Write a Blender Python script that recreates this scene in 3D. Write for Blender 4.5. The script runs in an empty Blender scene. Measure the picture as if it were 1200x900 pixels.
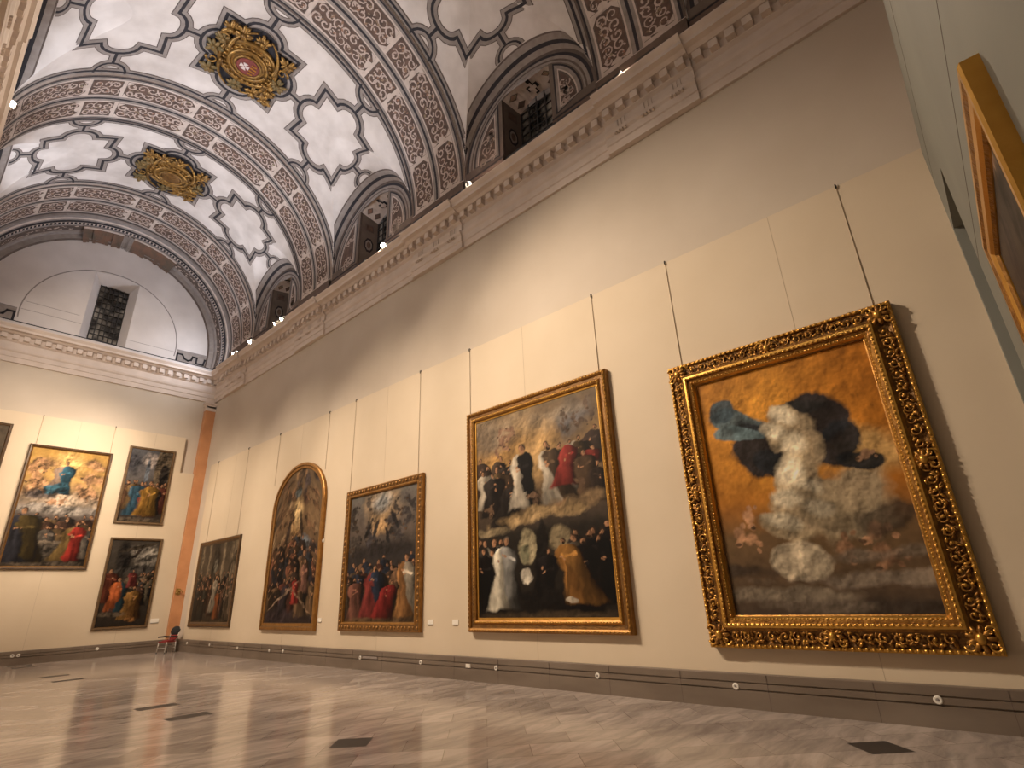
import bpy, math, random
import numpy as np
from mathutils import Matrix, Vector
C = bpy.context.scene.collection
PI = math.pi
rnd = random.Random(7)

# ------------------------------------------------------------------ materials
def mat(name, col, rough=0.6, metal=0.0, col2=None, nscale=3.0, bump=0.0, bscale=40.0, detail=4, spec=0.5, stretch=None):
    m = bpy.data.materials.new(name); m.use_nodes = True
    nt = m.node_tree; b = nt.nodes['Principled BSDF']
    b.inputs['Base Color'].default_value = (*col, 1); b.inputs['Roughness'].default_value = rough
    b.inputs['Metallic'].default_value = metal; b.inputs['Specular IOR Level'].default_value = spec
    if col2 or bump:
        tc = nt.nodes.new('ShaderNodeTexCoord'); src = tc.outputs['Object']
        if stretch:
            mp = nt.nodes.new('ShaderNodeMapping'); mp.inputs['Scale'].default_value = stretch
            nt.links.new(src, mp.inputs['Vector']); src = mp.outputs['Vector']
    if col2:
        n = nt.nodes.new('ShaderNodeTexNoise'); n.inputs['Scale'].default_value = nscale; n.inputs['Detail'].default_value = detail
        r = nt.nodes.new('ShaderNodeValToRGB'); r.color_ramp.elements[0].position = .35; r.color_ramp.elements[1].position = .68
        r.color_ramp.elements[0].color = (*col, 1); r.color_ramp.elements[1].color = (*col2, 1)
        nt.links.new(src, n.inputs['Vector']); nt.links.new(n.outputs['Fac'], r.inputs['Fac']); nt.links.new(r.outputs['Color'], b.inputs['Base Color'])
    if bump:
        n2 = nt.nodes.new('ShaderNodeTexNoise'); n2.inputs['Scale'].default_value = bscale; n2.inputs['Detail'].default_value = 4
        bp = nt.nodes.new('ShaderNodeBump'); bp.inputs['Strength'].default_value = bump; bp.inputs['Distance'].default_value = .02
        nt.links.new(src, n2.inputs['Vector']); nt.links.new(n2.outputs['Fac'], bp.inputs['Height']); nt.links.new(bp.outputs['Normal'], b.inputs['Normal'])
    return m

def emis(name, col, s):
    m = bpy.data.materials.new(name); m.use_nodes = True
    b = m.node_tree.nodes['Principled BSDF']; b.inputs['Base Color'].default_value = (*col, 1)
    b.inputs['Emission Color'].default_value = (*col, 1); b.inputs['Emission Strength'].default_value = s
    return m

M = {}
M['panel'] = mat('cream panel', (.60, .50, .37), .75, col2=(.63, .53, .40), nscale=.7)
M['upper'] = mat('upper wall plaster', (.52, .45, .37), .85, col2=(.56, .49, .41), nscale=.6)
M['cornice'] = mat('cornice plaster', (.66, .57, .51), .8, col2=(.58, .49, .43), nscale=1.5)
M['plaster'] = mat('vault plaster', (.67, .615, .585), .85, col2=(.52, .465, .435), nscale=1.1, detail=10)
M['lunette'] = mat('lunette plaster', (.66, .61, .59), .85, col2=(.58, .53, .51), nscale=.8, detail=8)
M['navy'] = mat('navy paint', (.018, .016, .021), .8)
M['grey'] = mat('grey paint', (.28, .25, .24), .8, col2=(.22, .19, .18), nscale=5)
M['lgrey'] = mat('pale grey paint', (.29, .25, .23), .8, col2=(.22, .185, .165), nscale=4)
M['taupe'] = mat('taupe paint', (.09, .066, .055), .8, col2=(.13, .097, .082), nscale=4)
M['pink'] = mat('pinkish paint', (.60, .51, .46), .8, col2=(.50, .415, .365), nscale=4)
M['scrollbg'] = mat('red brown painted ground', (.068, .043, .034), .8, col2=(.145, .088, .066), nscale=5, detail=6)
M['scroll'] = mat('pale painted scrolls', (.52, .42, .37), .8, col2=(.38, .30, .26), nscale=6)
M['leafp'] = mat('olive painted leaves', (.22, .19, .12), .8, col2=(.30, .14, .10), nscale=4)
M['lunbg'] = mat('lunette painted ground', (.16, .122, .10), .85, col2=(.12, .09, .074), nscale=2)
M['dbrown'] = mat('dark brown band', (.10, .07, .055), .85, col2=(.15, .10, .08), nscale=3)
M['fresco'] = mat('old fresco fragment', (.10, .078, .058), .85, col2=(.19, .10, .065), nscale=2.2, detail=6)
M['gilt'] = mat('gilded wood', (.38, .19, .04), .36, .75, col2=(.20, .09, .022), nscale=9, bump=.5, bscale=30)
M['giltb'] = mat('bright gold leaf', (.64, .36, .08), .30, .8, col2=(.56, .30, .06), nscale=5, bump=.1, bscale=40)
M['giltd'] = mat('dark worn gilding', (.22, .11, .03), .45, .6, col2=(.12, .06, .02), nscale=12, bump=.6, bscale=26)
M['giltm'] = mat('brown gold moulding', (.36, .18, .045), .4, .6, col2=(.25, .12, .03), nscale=7, bump=.2)
M['emb'] = mat('gilded stucco', (.36, .20, .05), .38, .6, col2=(.14, .075, .025), nscale=6, bump=.4, bscale=14)
M['embd'] = mat('olive stucco leaves', (.12, .09, .035), .5, .3, col2=(.22, .13, .04), nscale=5, bump=.3, bscale=14)
M['darkframe'] = mat('dark wood frame', (.055, .03, .015), .4, col2=(.10, .055, .02), nscale=8)
M['bronzeframe'] = mat('dull bronze frame', (.16, .10, .05), .45, .3, col2=(.11, .07, .035), nscale=8)
M['wire'] = mat('dull wire', (.40, .31, .21), .7)
M['seam'] = mat('panel joint', (.42, .34, .25), .8)
M['iron'] = mat('dark iron', (.02, .018, .017), .6)
M['black'] = mat('black paint', (.012, .011, .011), .5)
M['white'] = mat('white plastic', (.75, .72, .66), .5)
M['card'] = mat('white card', (.80, .76, .68), .7)
M['terracotta'] = mat('orange red marble', (.56, .27, .125), .45, col2=(.46, .21, .095), nscale=1.6, detail=6)
M['brass'] = mat('brass', (.45, .30, .10), .35, .8)
M['part'] = mat('grey green partition paint', (.20, .205, .18), .8, col2=(.225, .23, .20), nscale=.8)
M['red'] = mat('red fabric', (.20, .02, .02), .8)
M['chrome'] = mat('pale metal', (.6, .58, .55), .35, .6)
M['blackf'] = mat('black fabric', (.012, .011, .012), .85)
M['lens'] = emis('lit lens', (1, .82, .58), 60)
M['lensoff'] = mat('dark lens', (.05, .05, .05), .2)
M['shred'] = mat('shield red', (.17, .035, .03), .6)
M['shwhite'] = mat('shield white', (.60, .50, .47), .6)
M['stone'] = mat('brown grey plinth stone', (.150, .115, .088), .42, col2=(.195, .155, .122), nscale=1.3, detail=8, stretch=(1, .6, 2))
M['darktile'] = mat('dark slate tile', (.045, .038, .034), .45, spec=.15)

def glassmat():
    m = bpy.data.materials.new('dark night glass'); m.use_nodes = True
    b = m.node_tree.nodes['Principled BSDF']; nt = m.node_tree
    tc = nt.nodes.new('ShaderNodeTexCoord'); n = nt.nodes.new('ShaderNodeTexNoise'); n.inputs['Scale'].default_value = 1.6
    r = nt.nodes.new('ShaderNodeValToRGB'); r.color_ramp.elements[0].color = (.02, .018, .016, 1); r.color_ramp.elements[1].color = (.34, .31, .27, 1)
    r.color_ramp.elements[0].position = .42; r.color_ramp.elements[1].position = .66
    nt.links.new(tc.outputs['Object'], n.inputs['Vector']); nt.links.new(n.outputs['Fac'], r.inputs['Fac']); nt.links.new(r.outputs['Color'], b.inputs['Base Color'])
    b.inputs['Roughness'].default_value = .15
    return m
M['night'] = glassmat()

def floormat():
    m = bpy.data.materials.new('polished marble paving'); m.use_nodes = True
    nt = m.node_tree; b = nt.nodes['Principled BSDF']; N = nt.nodes.new; L = nt.links.new
    tc = N('ShaderNodeTexCoord')
    mp = N('ShaderNodeMapping'); mp.inputs['Rotation'].default_value = (0, 0, math.radians(45)); L(tc.outputs['Object'], mp.inputs['Vector'])
    br = N('ShaderNodeTexBrick'); br.inputs['Scale'].default_value = 1; br.inputs['Brick Width'].default_value = 1.1; br.inputs['Row Height'].default_value = .55
    br.inputs['Mortar Size'].default_value = .006; br.inputs['Mortar Smooth'].default_value = .2; br.inputs['Bias'].default_value = .1
    br.inputs['Color1'].default_value = (.295, .253, .228, 1); br.inputs['Color2'].default_value = (.455, .40, .365, 1); br.inputs['Mortar'].default_value = (.24, .20, .17, 1)
    L(mp.outputs['Vector'], br.inputs['Vector'])
    wn = N('ShaderNodeTexNoise'); wn.inputs['Scale'].default_value = .9; L(mp.outputs['Vector'], wn.inputs['Vector'])
    mx = N('ShaderNodeVectorMath'); mx.operation = 'MULTIPLY_ADD'; L(wn.outputs['Color'], mx.inputs[0]); mx.inputs[1].default_value = (.5, .5, .5)
    mp2 = N('ShaderNodeMapping'); mp2.inputs['Scale'].default_value = (.55, 3.2, 1); mp2.inputs['Rotation'].default_value = (0, 0, .5)
    L(tc.outputs['Object'], mx.inputs[2]); L(mx.outputs[0], mp2.inputs['Vector'])
    n = N('ShaderNodeTexNoise'); n.inputs['Scale'].default_value = 1.7; n.inputs['Detail'].default_value = 9; n.inputs['Roughness'].default_value = .62
    L(mp2.outputs['Vector'], n.inputs['Vector'])
    r = N('ShaderNodeValToRGB'); e = r.color_ramp.elements; e[0].position = .33; e[0].color = (.62, .60, .60, 1); e[1].position = .62; e[1].color = (1.12, 1.1, 1.08, 1)
    L(n.outputs['Fac'], r.inputs['Fac'])
    mul = N('ShaderNodeMix'); mul.data_type = 'RGBA'; mul.blend_type = 'MULTIPLY'; mul.inputs[0].default_value = 1
    L(br.outputs['Color'], mul.inputs[6]); L(r.outputs['Color'], mul.inputs[7]); L(mul.outputs[2], b.inputs['Base Color'])
    rr = N('ShaderNodeMapRange'); rr.inputs[3].default_value = .10; rr.inputs[4].default_value = .19; b.inputs['IOR'].default_value = 1.5; L(n.outputs['Fac'], rr.inputs[0]); L(rr.outputs[0], b.inputs['Roughness'])
    b.inputs['Specular IOR Level'].default_value = .62
    return m
M['floor'] = floormat()

# ------------------------------------------------------------------ mesh builder
class MB:
    def __init__(s): s.v = []; s.f = []; s.m = []; s.sm = []
    def add(s, verts, faces, mi=0, smooth=False):
        o = len(s.v); s.v += [tuple(p) for p in verts]
        for f in faces: s.f.append([o + i for i in f]); s.m.append(mi); s.sm.append(smooth)
    def box(s, a, b, mi=0):
        x0, y0, z0 = [min(p, q) for p, q in zip(a, b)]; x1, y1, z1 = [max(p, q) for p, q in zip(a, b)]
        s.add([(x0, y0, z0), (x1, y0, z0), (x1, y1, z0), (x0, y1, z0), (x0, y0, z1), (x1, y0, z1), (x1, y1, z1), (x0, y1, z1)],
              [(3, 2, 1, 0), (4, 5, 6, 7), (0, 1, 5, 4), (1, 2, 6, 5), (2, 3, 7, 6), (3, 0, 4, 7)], mi)
    def tube(s, pts, r, n=8, mi=0, closed=False):
        pts = [Vector(p) for p in pts]; k = len(pts); rs = r if isinstance(r, (list, tuple)) else [r] * k
        vs = []; up = None
        for i, p in enumerate(pts):
            t = (pts[min(i + 1, k - 1)] - pts[max(i - 1, 0)])
            if t.length < 1e-9: t = Vector((0, 0, 1))
            t.normalize()
            if up is None: up = Vector((0, 0, 1)) if abs(t.z) < .9 else Vector((1, 0, 0))
            a = t.cross(up)
            if a.length < 1e-6: a = t.cross(Vector((1, .3, 0)))
            a.normalize(); b = a.cross(t); up = b
            for j in range(n):
                an = 2 * PI * j / n; vs.append(p + (a * math.cos(an) + b * math.sin(an)) * rs[i])
        fs = [(i * n + j, i * n + (j + 1) % n, (i + 1) * n + (j + 1) % n, (i + 1) * n + j) for i in range(k - 1) for j in range(n)]
        fs += [tuple(range(n))[::-1], tuple((k - 1) * n + j for j in range(n))]
        s.add(vs, fs, mi, True)
    def ell(s, c, r, mi=0, n=10, k=6, rot=None):
        c = Vector(c); r = r if isinstance(r, (list, tuple)) else (r, r, r)
        vs = [];
        for i in range(k + 1):
            ph = PI * i / k
            for j in range(n):
                th = 2 * PI * j / n
                p = Vector((r[0] * math.sin(ph) * math.cos(th), r[1] * math.sin(ph) * math.sin(th), r[2] * math.cos(ph)))
                if rot is not None: p = rot @ p
                vs.append(c + p)
        fs = [(i * n + j, (i + 1) * n + j, (i + 1) * n + (j + 1) % n, i * n + (j + 1) % n) for i in range(k) for j in range(n)]
        s.add(vs, fs, mi, True)
    def strip(s, A, B, mi=0, smooth=False):
        n = len(A); s.add(list(A) + list(B), [(i, i + 1, n + i + 1, n + i) for i in range(n - 1)], mi, smooth)
    def build(s, name, mats, parent=None, loc=None, rotz=0):
        me = bpy.data.meshes.new(name); me.from_pydata(s.v, [], s.f)
        if not isinstance(mats, (list, tuple)): mats = [mats]
        for k in mats: me.materials.append(M[k] if isinstance(k, str) else k)
        me.polygons.foreach_set('material_index', s.m); me.polygons.foreach_set('use_smooth', s.sm); me.update()
        o = bpy.data.objects.new(name, me); C.objects.link(o)
        if parent is not None: o.parent = parent
        if loc is not None: o.location = loc; o.rotation_euler = (0, 0, rotz)
        return o

def struct(o): o['kind'] = 'structure'; return o
def tag(o, label, cat, group=None):
    o['label'] = label; o['category'] = cat
    if group: o['group'] = group
    return o
def empty(name, loc, label, cat, group=None, rotz=0):
    o = bpy.data.objects.new(name, None); C.objects.link(o); o.location = loc; o.rotation_euler = (0, 0, rotz); o.empty_display_size = .2
    return tag(o, label, cat, group)

# ------------------------------------------------------------------ dimensions
W = 9.78; XC = 4.36; HW = W - XC; XL = XC - HW; L = 29.95; LW = 30.15; YB = -3.0
ZS = 14.6; R = 5.42; ZC = 13.5; PT = 8.41; YP = -.55

# ------------------------------------------------------------------ floor
f = MB()
f.box((XL - .4, YB - .3, -.2), (W + .4, LW + .3, 0), 0)
def tile(pts): f.add([(x, y, .0015) for x, y in pts], [(0, 1, 2, 3)], 1)
tile([(7.98, 1.86), (8.33, 1.50), (8.68, 1.86), (8.33, 2.20)])
tile([(4.60, 7.62), (4.95, 7.26), (5.30, 7.6), (4.95, 7.95)])
for y in (11.97, 13.68, 21.4, 23.2, 28.3, 29.3): tile([(3.98, y - .19), (4.71, y - .19), (4.71, y + .19), (3.98, y + .19)])
struct(f.build('floor', ['floor', 'darktile']))

# ------------------------------------------------------------------ walls
w = MB(); w.box((W + .06, YB - .3, 0), (W + .5, LW + .5, ZC + .2)); struct(w.build('wall_right', ['upper']))
w = MB(); w.box((XL - .5, YB - .3, 0), (XL, LW + .5, ZC + .2)); struct(w.build('wall_left', ['upper']))
w = MB(); w.box((XL - .5, YB - .5, 0), (W + .5, YB, 20.6)); struct(w.build('wall_back', ['upper']))
# end wall with the window opening
OX0, OX1, OZ0, OZ1 = 3.47, 5.33, 13.92, 17.5
w = MB()
w.box((XL, LW, 0), (W + .06, LW + .5, OZ0), 0)
y = LW
NA = 64
def arcz(x): return ZS - .1 + math.sqrt(max(0, 5.5 ** 2 - (x - XC) ** 2))
xs = [XL - .1 + (OX0 - XL + .1) * i / 20 for i in range(21)] + [OX0 + (OX1 - OX0) * i / 8 for i in range(1, 9)] + [OX1 + (W + .1 - OX1) * i / 20 for i in range(1, 21)]
for a, b in zip(xs[:-1], xs[1:]):
    zb = OZ1 - .0 if (a >= OX0 - 1e-6 and b <= OX1 + 1e-6) else OZ0
    if zb == OZ1:
        g = lambda t: OZ1 + .10 * math.sin(PI * (t - OX0) / (OX1 - OX0)) - .02
        w.add([(a, y, g(a)), (b, y, g(b)), (b, y, arcz(b)), (a, y, arcz(a))], [(0, 1, 2, 3)], 1)
    else: w.add([(a, y, zb), (b, y, zb), (b, y, arcz(b)), (a, y, arcz(a))], [(0, 1, 2, 3)], 1)
# splayed reveal
GX0, GX1, GZ0, GZ1, GY = 3.90, 5.10, 14.25, 17.2, LW + .85
fr = [(OX0, OZ0), (OX1, OZ0), (OX1, OZ1 - .02)] + [(OX1 + (OX0 - OX1) * i / 8, OZ1 - .02 + .10 * math.sin(PI * i / 8)) for i in range(1, 8)] + [(OX0, OZ1 - .02)]
bk = [(GX0, GZ0), (GX1, GZ0), (GX1, GZ1)] + [(GX1 + (GX0 - GX1) * i / 8, GZ1 + .08 * math.sin(PI * i / 8)) for i in range(1, 8)] + [(GX0, GZ1)]
n = len(fr)
w.add([(x, LW, z) for x, z in fr] + [(x, GY, z) for x, z in bk], [(i, (i + 1) % n, n + (i + 1) % n, n + i) for i in range(n)], 1)
# incised relieving arch and plaster courses
def arcstrip(mb, y, r0, r1, a0, a1, mi, zc=14.5, n=48, xc=XC):
    A = [(xc + r0 * math.cos(a0 + (a1 - a0) * i / n), y, zc + r0 * math.sin(a0 + (a1 - a0) * i / n)) for i in range(n + 1)]
    B = [(xc + r1 * math.cos(a0 + (a1 - a0) * i / n), y, zc + r1 * math.sin(a0 + (a1 - a0) * i / n)) for i in range(n + 1)]
    mb.strip(A, B, mi)
arcstrip(w, LW - .004, 3.12, 3.17, -.12, PI + .12, 2)
for z, x0, x1 in ((14.55, 1.25, 3.45), (14.95, 1.35, 3.3), (14.35, 5.4, 7.5)): w.box((x0, LW - .004, z), (x1, LW, z + .018), 2)
w.box((XL, LW - .012, 13.55), (W, LW, 13.92), 1); w.box((XL, LW - .016, 13.88), (W, LW, 13.925), 3)
# fragments of an old painted key pattern left and right above the cornice
for sx in (1, -1):
    X = lambda d: XC + sx * d
    w.add([(X(3.22), LW - .01, 13.9), (X(5.4), LW - .01, 13.9), (X(5.4), LW - .01, 14.62), (X(3.22), LW - .01, 14.55)], [(0, 1, 2, 3)], 4)
    key = [(3.26, 13.95), (3.26, 14.32), (3.5, 14.32), (3.62, 14.12), (3.8, 14.05), (3.95, 14.12), (4.0, 14.32), (4.2, 14.32), (4.2, 14.0), (4.55, 14.0), (4.6, 14.3), (5.35, 14.3)]
    for (a, b), (c, d) in zip(key[:-1], key[1:]):
        p = Vector((X(a), LW - .016, b)); q = Vector((X(c), LW - .016, d)); t = (q - p).normalized(); nn = Vector((-t.z, 0, t.x)) * .045
        p -= t * .045; q += t * .045
        w.add([p + nn, q + nn, q - nn, p - nn], [(0, 1, 2, 3)], 3)
    w.box((X(3.22), LW - .016, 14.5), (X(5.4), LW - .01, 14.55), 2)
struct(w.build('wall_end', ['upper', 'lunette', 'grey', 'navy', 'lgrey']))
# end window: iron lattice in front of dark glass
g = MB(); g.add([(GX0, GY, GZ0), (GX1, GY, GZ0), (GX1, GY, GZ1 + .1), (GX0, GY, GZ1 + .1)], [(0, 1, 2, 3)], 0)
win = struct(g.build('window_1', ['night']))
g = MB()
for i in range(7): x = GX0 + (GX1 - GX0) * i / 6; g.box((x - .02, GY - .08, GZ0), (x + .02, GY - .04, GZ1 + .05))
for i in range(11): z = GZ0 + (GZ1 - GZ0) * i / 10; g.box((GX0, GY - .07, z - .02), (GX1, GY - .035, z + .02))
struct(g.build('window_grille', ['iron'], win))

# lining panels (front face x = W) with the notch by the corner pilaster
w = MB(); w.box((W, YP, .5), (W + .07, 29.0, PT))
for yy in (1.9, 8.2, 14.1, 19.7, 25.9): w.box((W - .002, yy - .004, .5), (W, yy + .004, PT), 1)
struct(w.build('wall_right_panelling', ['panel', 'seam']))
w = MB(); w.box((XL, L - .0, .5), (8.72, LW, 9.85)); w.box((8.72, L, .5), (9.36, LW, 8.08))
for xx in (.9, 4.4, 7.4): w.box((xx - .004, L - .002, .5), (xx + .004, L, 9.85), 1)
struct(w.build('wall_end_panelling', ['panel', 'seam']))
# plinth: stepped stone with two grooves
def plinth(name, axis):
    w = MB(); prof = [(.10, 0), (.10, .255), (.075, .262), (.075, .275), (.10, .282), (.10, .355), (.075, .362), (.075, .375), (.095, .382), (.095, .49), (.085, .50), (0, .50)]
    if axis == 'right': A = [(W - p, YP, z) for p, z in prof]; B = [(W - p, L, z) for p, z in prof]
    elif axis == 'end': A = [(W, L - p, z) for p, z in prof]; B = [(XL, L - p, z) for p, z in prof]
    else: A = [(XL + p, L, z) for p, z in prof]; B = [(XL + p, YP, z) for p, z in prof]
    w.strip(A, B)
    q = 1.45; a = 0.6
    if axis != 'left':
        while a < 29.5:
            if axis == 'right': w.box((W - .102, a - .003, 0), (W - .09, a + .003, .49), 1)
            elif a < 9: w.box((a - .003, L - .102, 0), (a + .003, L - .09, .49), 1)
            a += q
    return struct(w.build(name, ['stone', 'taupe']))
plinth('baseboard_right', 'right'); plinth('baseboard_end', 'end'); plinth('baseboard_left', 'left')

# corner pilaster in orange marble with plaster capital
w = MB(); w.box((9.37, L - .12, .5), (9.84, LW + .1, 11.45), 0)
for z, p in ((11.45, .04), (11.52, .0), (11.62, .02), (11.7, .06), (11.8, .10)):
    w.box((9.37 - p, L - .12 - p, z), (9.84, LW + .1, z + .1), 1)
w.box((9.40, L - .14, 11.52), (9.84, LW, 11.7), 1)
struct(w.build('pilaster', ['terracotta', 'cornice']))

# ------------------------------------------------------------------ cornice
CP = [(0, 12.0), (.07, 12.0), (.07, 12.22), (.10, 12.24), (.10, 12.44), (.15, 12.50), (.17, 12.58), (.08, 12.60), (.08, 12.88), (.14, 12.92), (.17, 12.94),
      (.17, 13.18), (.33, 13.20), (.42, 13.26), (.56, 13.28), (.56, 13.38), (.60, 13.42), (.66, 13.48), (.66, 13.52), (0, 13.55)]
RIBS = [(-5.4, -2.75), (2.5, 5.1), (10.3, 13.0), (18.6, 21.2), (26.1, 28.8)]
BAYS = [(-.12, 2.6), (7.7, 2.62), (15.8, 2.78), (23.65, 2.46)]
def cornice(name, side):
    w = MB()
    if side == 'end':
        X0, X1 = XL, W + .06
        P = lambda t, p, z: (t, LW - p, z)
        segs = [(X0, X1, 0)]
    else:
        wx = W + .06 if side == 'right' else XL
        sg = -1 if side == 'right' else 1
        P = lambda t, p, z: (wx + sg * p, t, z)
        segs = []; y = YB
        for a, b in RIBS[1:]:
            a2, b2 = a + .1, b - .1
            if b2 < YB: continue
            segs += [(y, a2, 0), (a2, b2, .08)]; y = b2
        segs.append((y, LW, 0))
    sc = .55 if side == 'left' else 1.0
    for a, b, e in segs:
        pr = [((p + (e if 0 < i < len(CP) - 1 else 0)) * sc, z) for i, (p, z) in enumerate(CP)]
        w.strip([P(a, p, z) for p, z in pr], [P(b, p, z) for p, z in pr])
        for t in (a, b):
            w.add([P(t, p, z) for p, z in pr], [tuple(range(len(pr)))])
        n = max(1, int((b - a) / .37)); d = (b - a) / n
        for i in range(n):
            t = a + (i + .5) * d
            p0 = P(t - .10, (.16 + e) * sc, 12.97); p1 = P(t + .10, (.33 + e) * sc, 13.175); w.box(p0, p1)
        if e:
            for t in (a + .45, (a + b) / 2, b - .45):
                for k in (-1, 0, 1): w.box(P(t + k * .1 - .03, (.07 + e) * sc, 12.62), P(t + k * .1 + .03, (.105 + e) * sc, 12.86))
                for k in range(4): w.box(P(t - .165 + k * .09, (.1 + e) * sc, 12.42), P(t - .115 + k * .09, (.19 + e) * sc, 12.48))
    return struct(w.build(name, ['cornice']))
cornice('trim_1', 'right'); cornice('trim_2', 'end'); cornice('trim_3', 'left')

# ------------------------------------------------------------------ vault
def bay_of(y):
    for yc, rl in BAYS:
        if abs(y - yc) < rl: return yc, rl
    return None
ZL = 14.8
def cross(xp, y, b):
    yc, rl = b; return ZL + math.sqrt(max(0, rl * rl - (y - yc) ** 2)) + (18.85 - ZL - rl) / 2.06 * (HW - xp)
def barz(xp): return ZS + math.sqrt(max(0, R * R - xp * xp))
def xgroin(y, b):
    lo, hi = 3.3, HW
    for _ in range(28):
        m = (lo + hi) / 2
        if cross(m, y, b) > barz(m): hi = m
        else: lo = m
    return hi
def S0(u, y):
    a = PI / 2 + u / R; xp = abs(R * math.cos(a)); sg = 1 if math.cos(a) > 0 else -1
    b = bay_of(y)
    z = ZS + R * math.sin(a)
    if b is not None:
        c = cross(xp, y, b)
        if xp > 3.3 and c > z: z = c
    return Vector((XC + sg * xp, y, z))
def S(u, y, off=0.0):
    p = S0(u, y)
    if not off: return p
    h = .02
    t1 = S0(u + h, y) - S0(u - h, y); t2 = S0(u, y + h) - S0(u, y - h)
    nrm = t1.cross(t2)
    if nrm.length < 1e-9: return p
    nrm.normalize()
    if nrm.dot(Vector((XC, y, ZS)) - p) < 0: nrm = -nrm
    return p + nrm * off
vb = MB()
def grid(rows, mi=0):
    n = len(rows[0]); vs = [p for r in rows for p in r]
    vb.add(vs, [(i * n + j, i * n + j + 1, (i + 1) * n + j + 1, (i + 1) * n + j) for i in range(len(rows) - 1) for j in range(n - 1)], mi, True)
ends = [(YB, -2.75)] + RIBS[1:] + [(28.8, LW)]
prev = YB
for yc, rl in BAYS:
    ys = [yc - rl * math.cos(PI * i / 60) for i in range(61)]
    br = []; cr = {1: [], -1: []}
    for y in ys:
        b = (yc, rl); xg = xgroin(min(max(y, yc - rl + 1e-4), yc + rl - 1e-4), b); ag = math.acos(min(1, xg / R))
        br.append([(XC + R * math.cos(ag + (PI - 2 * ag) * i / 64), y, ZS + R * math.sin(ag + (PI - 2 * ag) * i / 64)) for i in range(65)])
        for sg in (1, -1): cr[sg].append([(XC + sg * (HW + (xg - HW) * i / 16), y, cross(HW + (xg - HW) * i / 16, y, b)) for i in range(17)])
    grid(br); grid(cr[1]); grid(cr[-1])
def plainbarrel(y0, y1):
    grid([[(XC + R * math.cos(PI * i / 80), y, ZS + R * math.sin(PI * i / 80)) for i in range(81)] for y in (y0, (y0 + y1) / 2, y1)])
yy = YB
for yc, rl in BAYS:
    if yc - rl > yy: plainbarrel(yy, yc - rl)
    yy = yc + rl
plainbarrel(yy, LW)

# --- painted strapwork as thin inlaid strips in the same mesh
def densify(pts, closed, step=.12):
    out = []; n = len(pts)
    for i in range(n if closed else n - 1):
        a = pts[i]; b = pts[(i + 1) % n]; d = math.hypot(b[0] - a[0], b[1] - a[1]); k = max(1, int(d / step))
        for j in range(k): out.append((a[0] + (b[0] - a[0]) * j / k, a[1] + (b[1] - a[1]) * j / k))
    if not closed: out.append(pts[-1])
    return out
def offs(pts, d, closed):
    n = len(pts); o = []
    for i in range(n):
        p = pts[i]
        a = pts[i - 1] if (i > 0 or closed) else None; b = pts[(i + 1) % n] if (i < n - 1 or closed) else None
        def nr(q, r):
            l = math.hypot(r[0] - q[0], r[1] - q[1]) or 1; return (-(r[1] - q[1]) / l, (r[0] - q[0]) / l)
        if a is None: nx, ny = nr(p, b); k = 1
        elif b is None: nx, ny = nr(a, p); k = 1
        else:
            n1 = nr(a, p); n2 = nr(p, b); nx, ny = n1[0] + n2[0], n1[1] + n2[1]; l = math.hypot(nx, ny) or 1; nx /= l; ny /= l
            k = 1 / max(.45, nx * n1[0] + ny * n1[1])
        o.append((p[0] + nx * d * k, p[1] + ny * d * k))
    return o
def strap(mapf, mb, pts, layers, closed=False, step=.12):
    pts = densify(pts, closed, step)
    for d0, d1, off, mi in layers:
        A = offs(pts, d0, closed); B = offs(pts, d1, closed)
        if closed: A.append(A[0]); B.append(B[0])
        mb.strip([mapf(u, v, off) for u, v in A], [mapf(u, v, off) for u, v in B], mi)
# ceiling material slots
CM = ['plaster', 'taupe', 'lgrey', 'navy', 'grey', 'pink', 'scrollbg', 'scroll', 'leafp']
LAY = [(-.195, .195, .006, 1), (-.165, .165, .010, 4), (-.15, .15, .013, 2), (-.05, .05, .017, 3)]
LAYS = [(-.165, .165, .005, 1), (-.135, .135, .009, 2), (-.04, .04, .016, 3)]
def arc(cx, cy, r, a0, a1, n=10): return [(cx + r * math.cos(math.radians(a0 + (a1 - a0) * i / n)), cy + r * math.sin(math.radians(a0 + (a1 - a0) * i / n))) for i in range(n + 1)]
def earc(cx, cy, rx, ry, a0, a1, n=10): return [(cx + rx * math.cos(math.radians(a0 + (a1 - a0) * i / n)), cy + ry * math.sin(math.radians(a0 + (a1 - a0) * i / n))) for i in range(n + 1)]
def star(cu, cy, k=1.0, ky=1.0):
    q = [(1.27, 1.36)] + earc(0, 1.27, .62, .50, 4, 176) + [(-1.27, 1.36)] + earc(-1.17, 0, .42, .60, 94, 266) + [(-1.27, -1.36)] \
        + earc(0, -1.27, .62, .50, 184, 356) + [(1.27, -1.36)] + earc(1.17, 0, .42, .60, -86, 86)
    return [(cu + a * k, cy + b * ky) for a, b in q]
RB = 0.07
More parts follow.
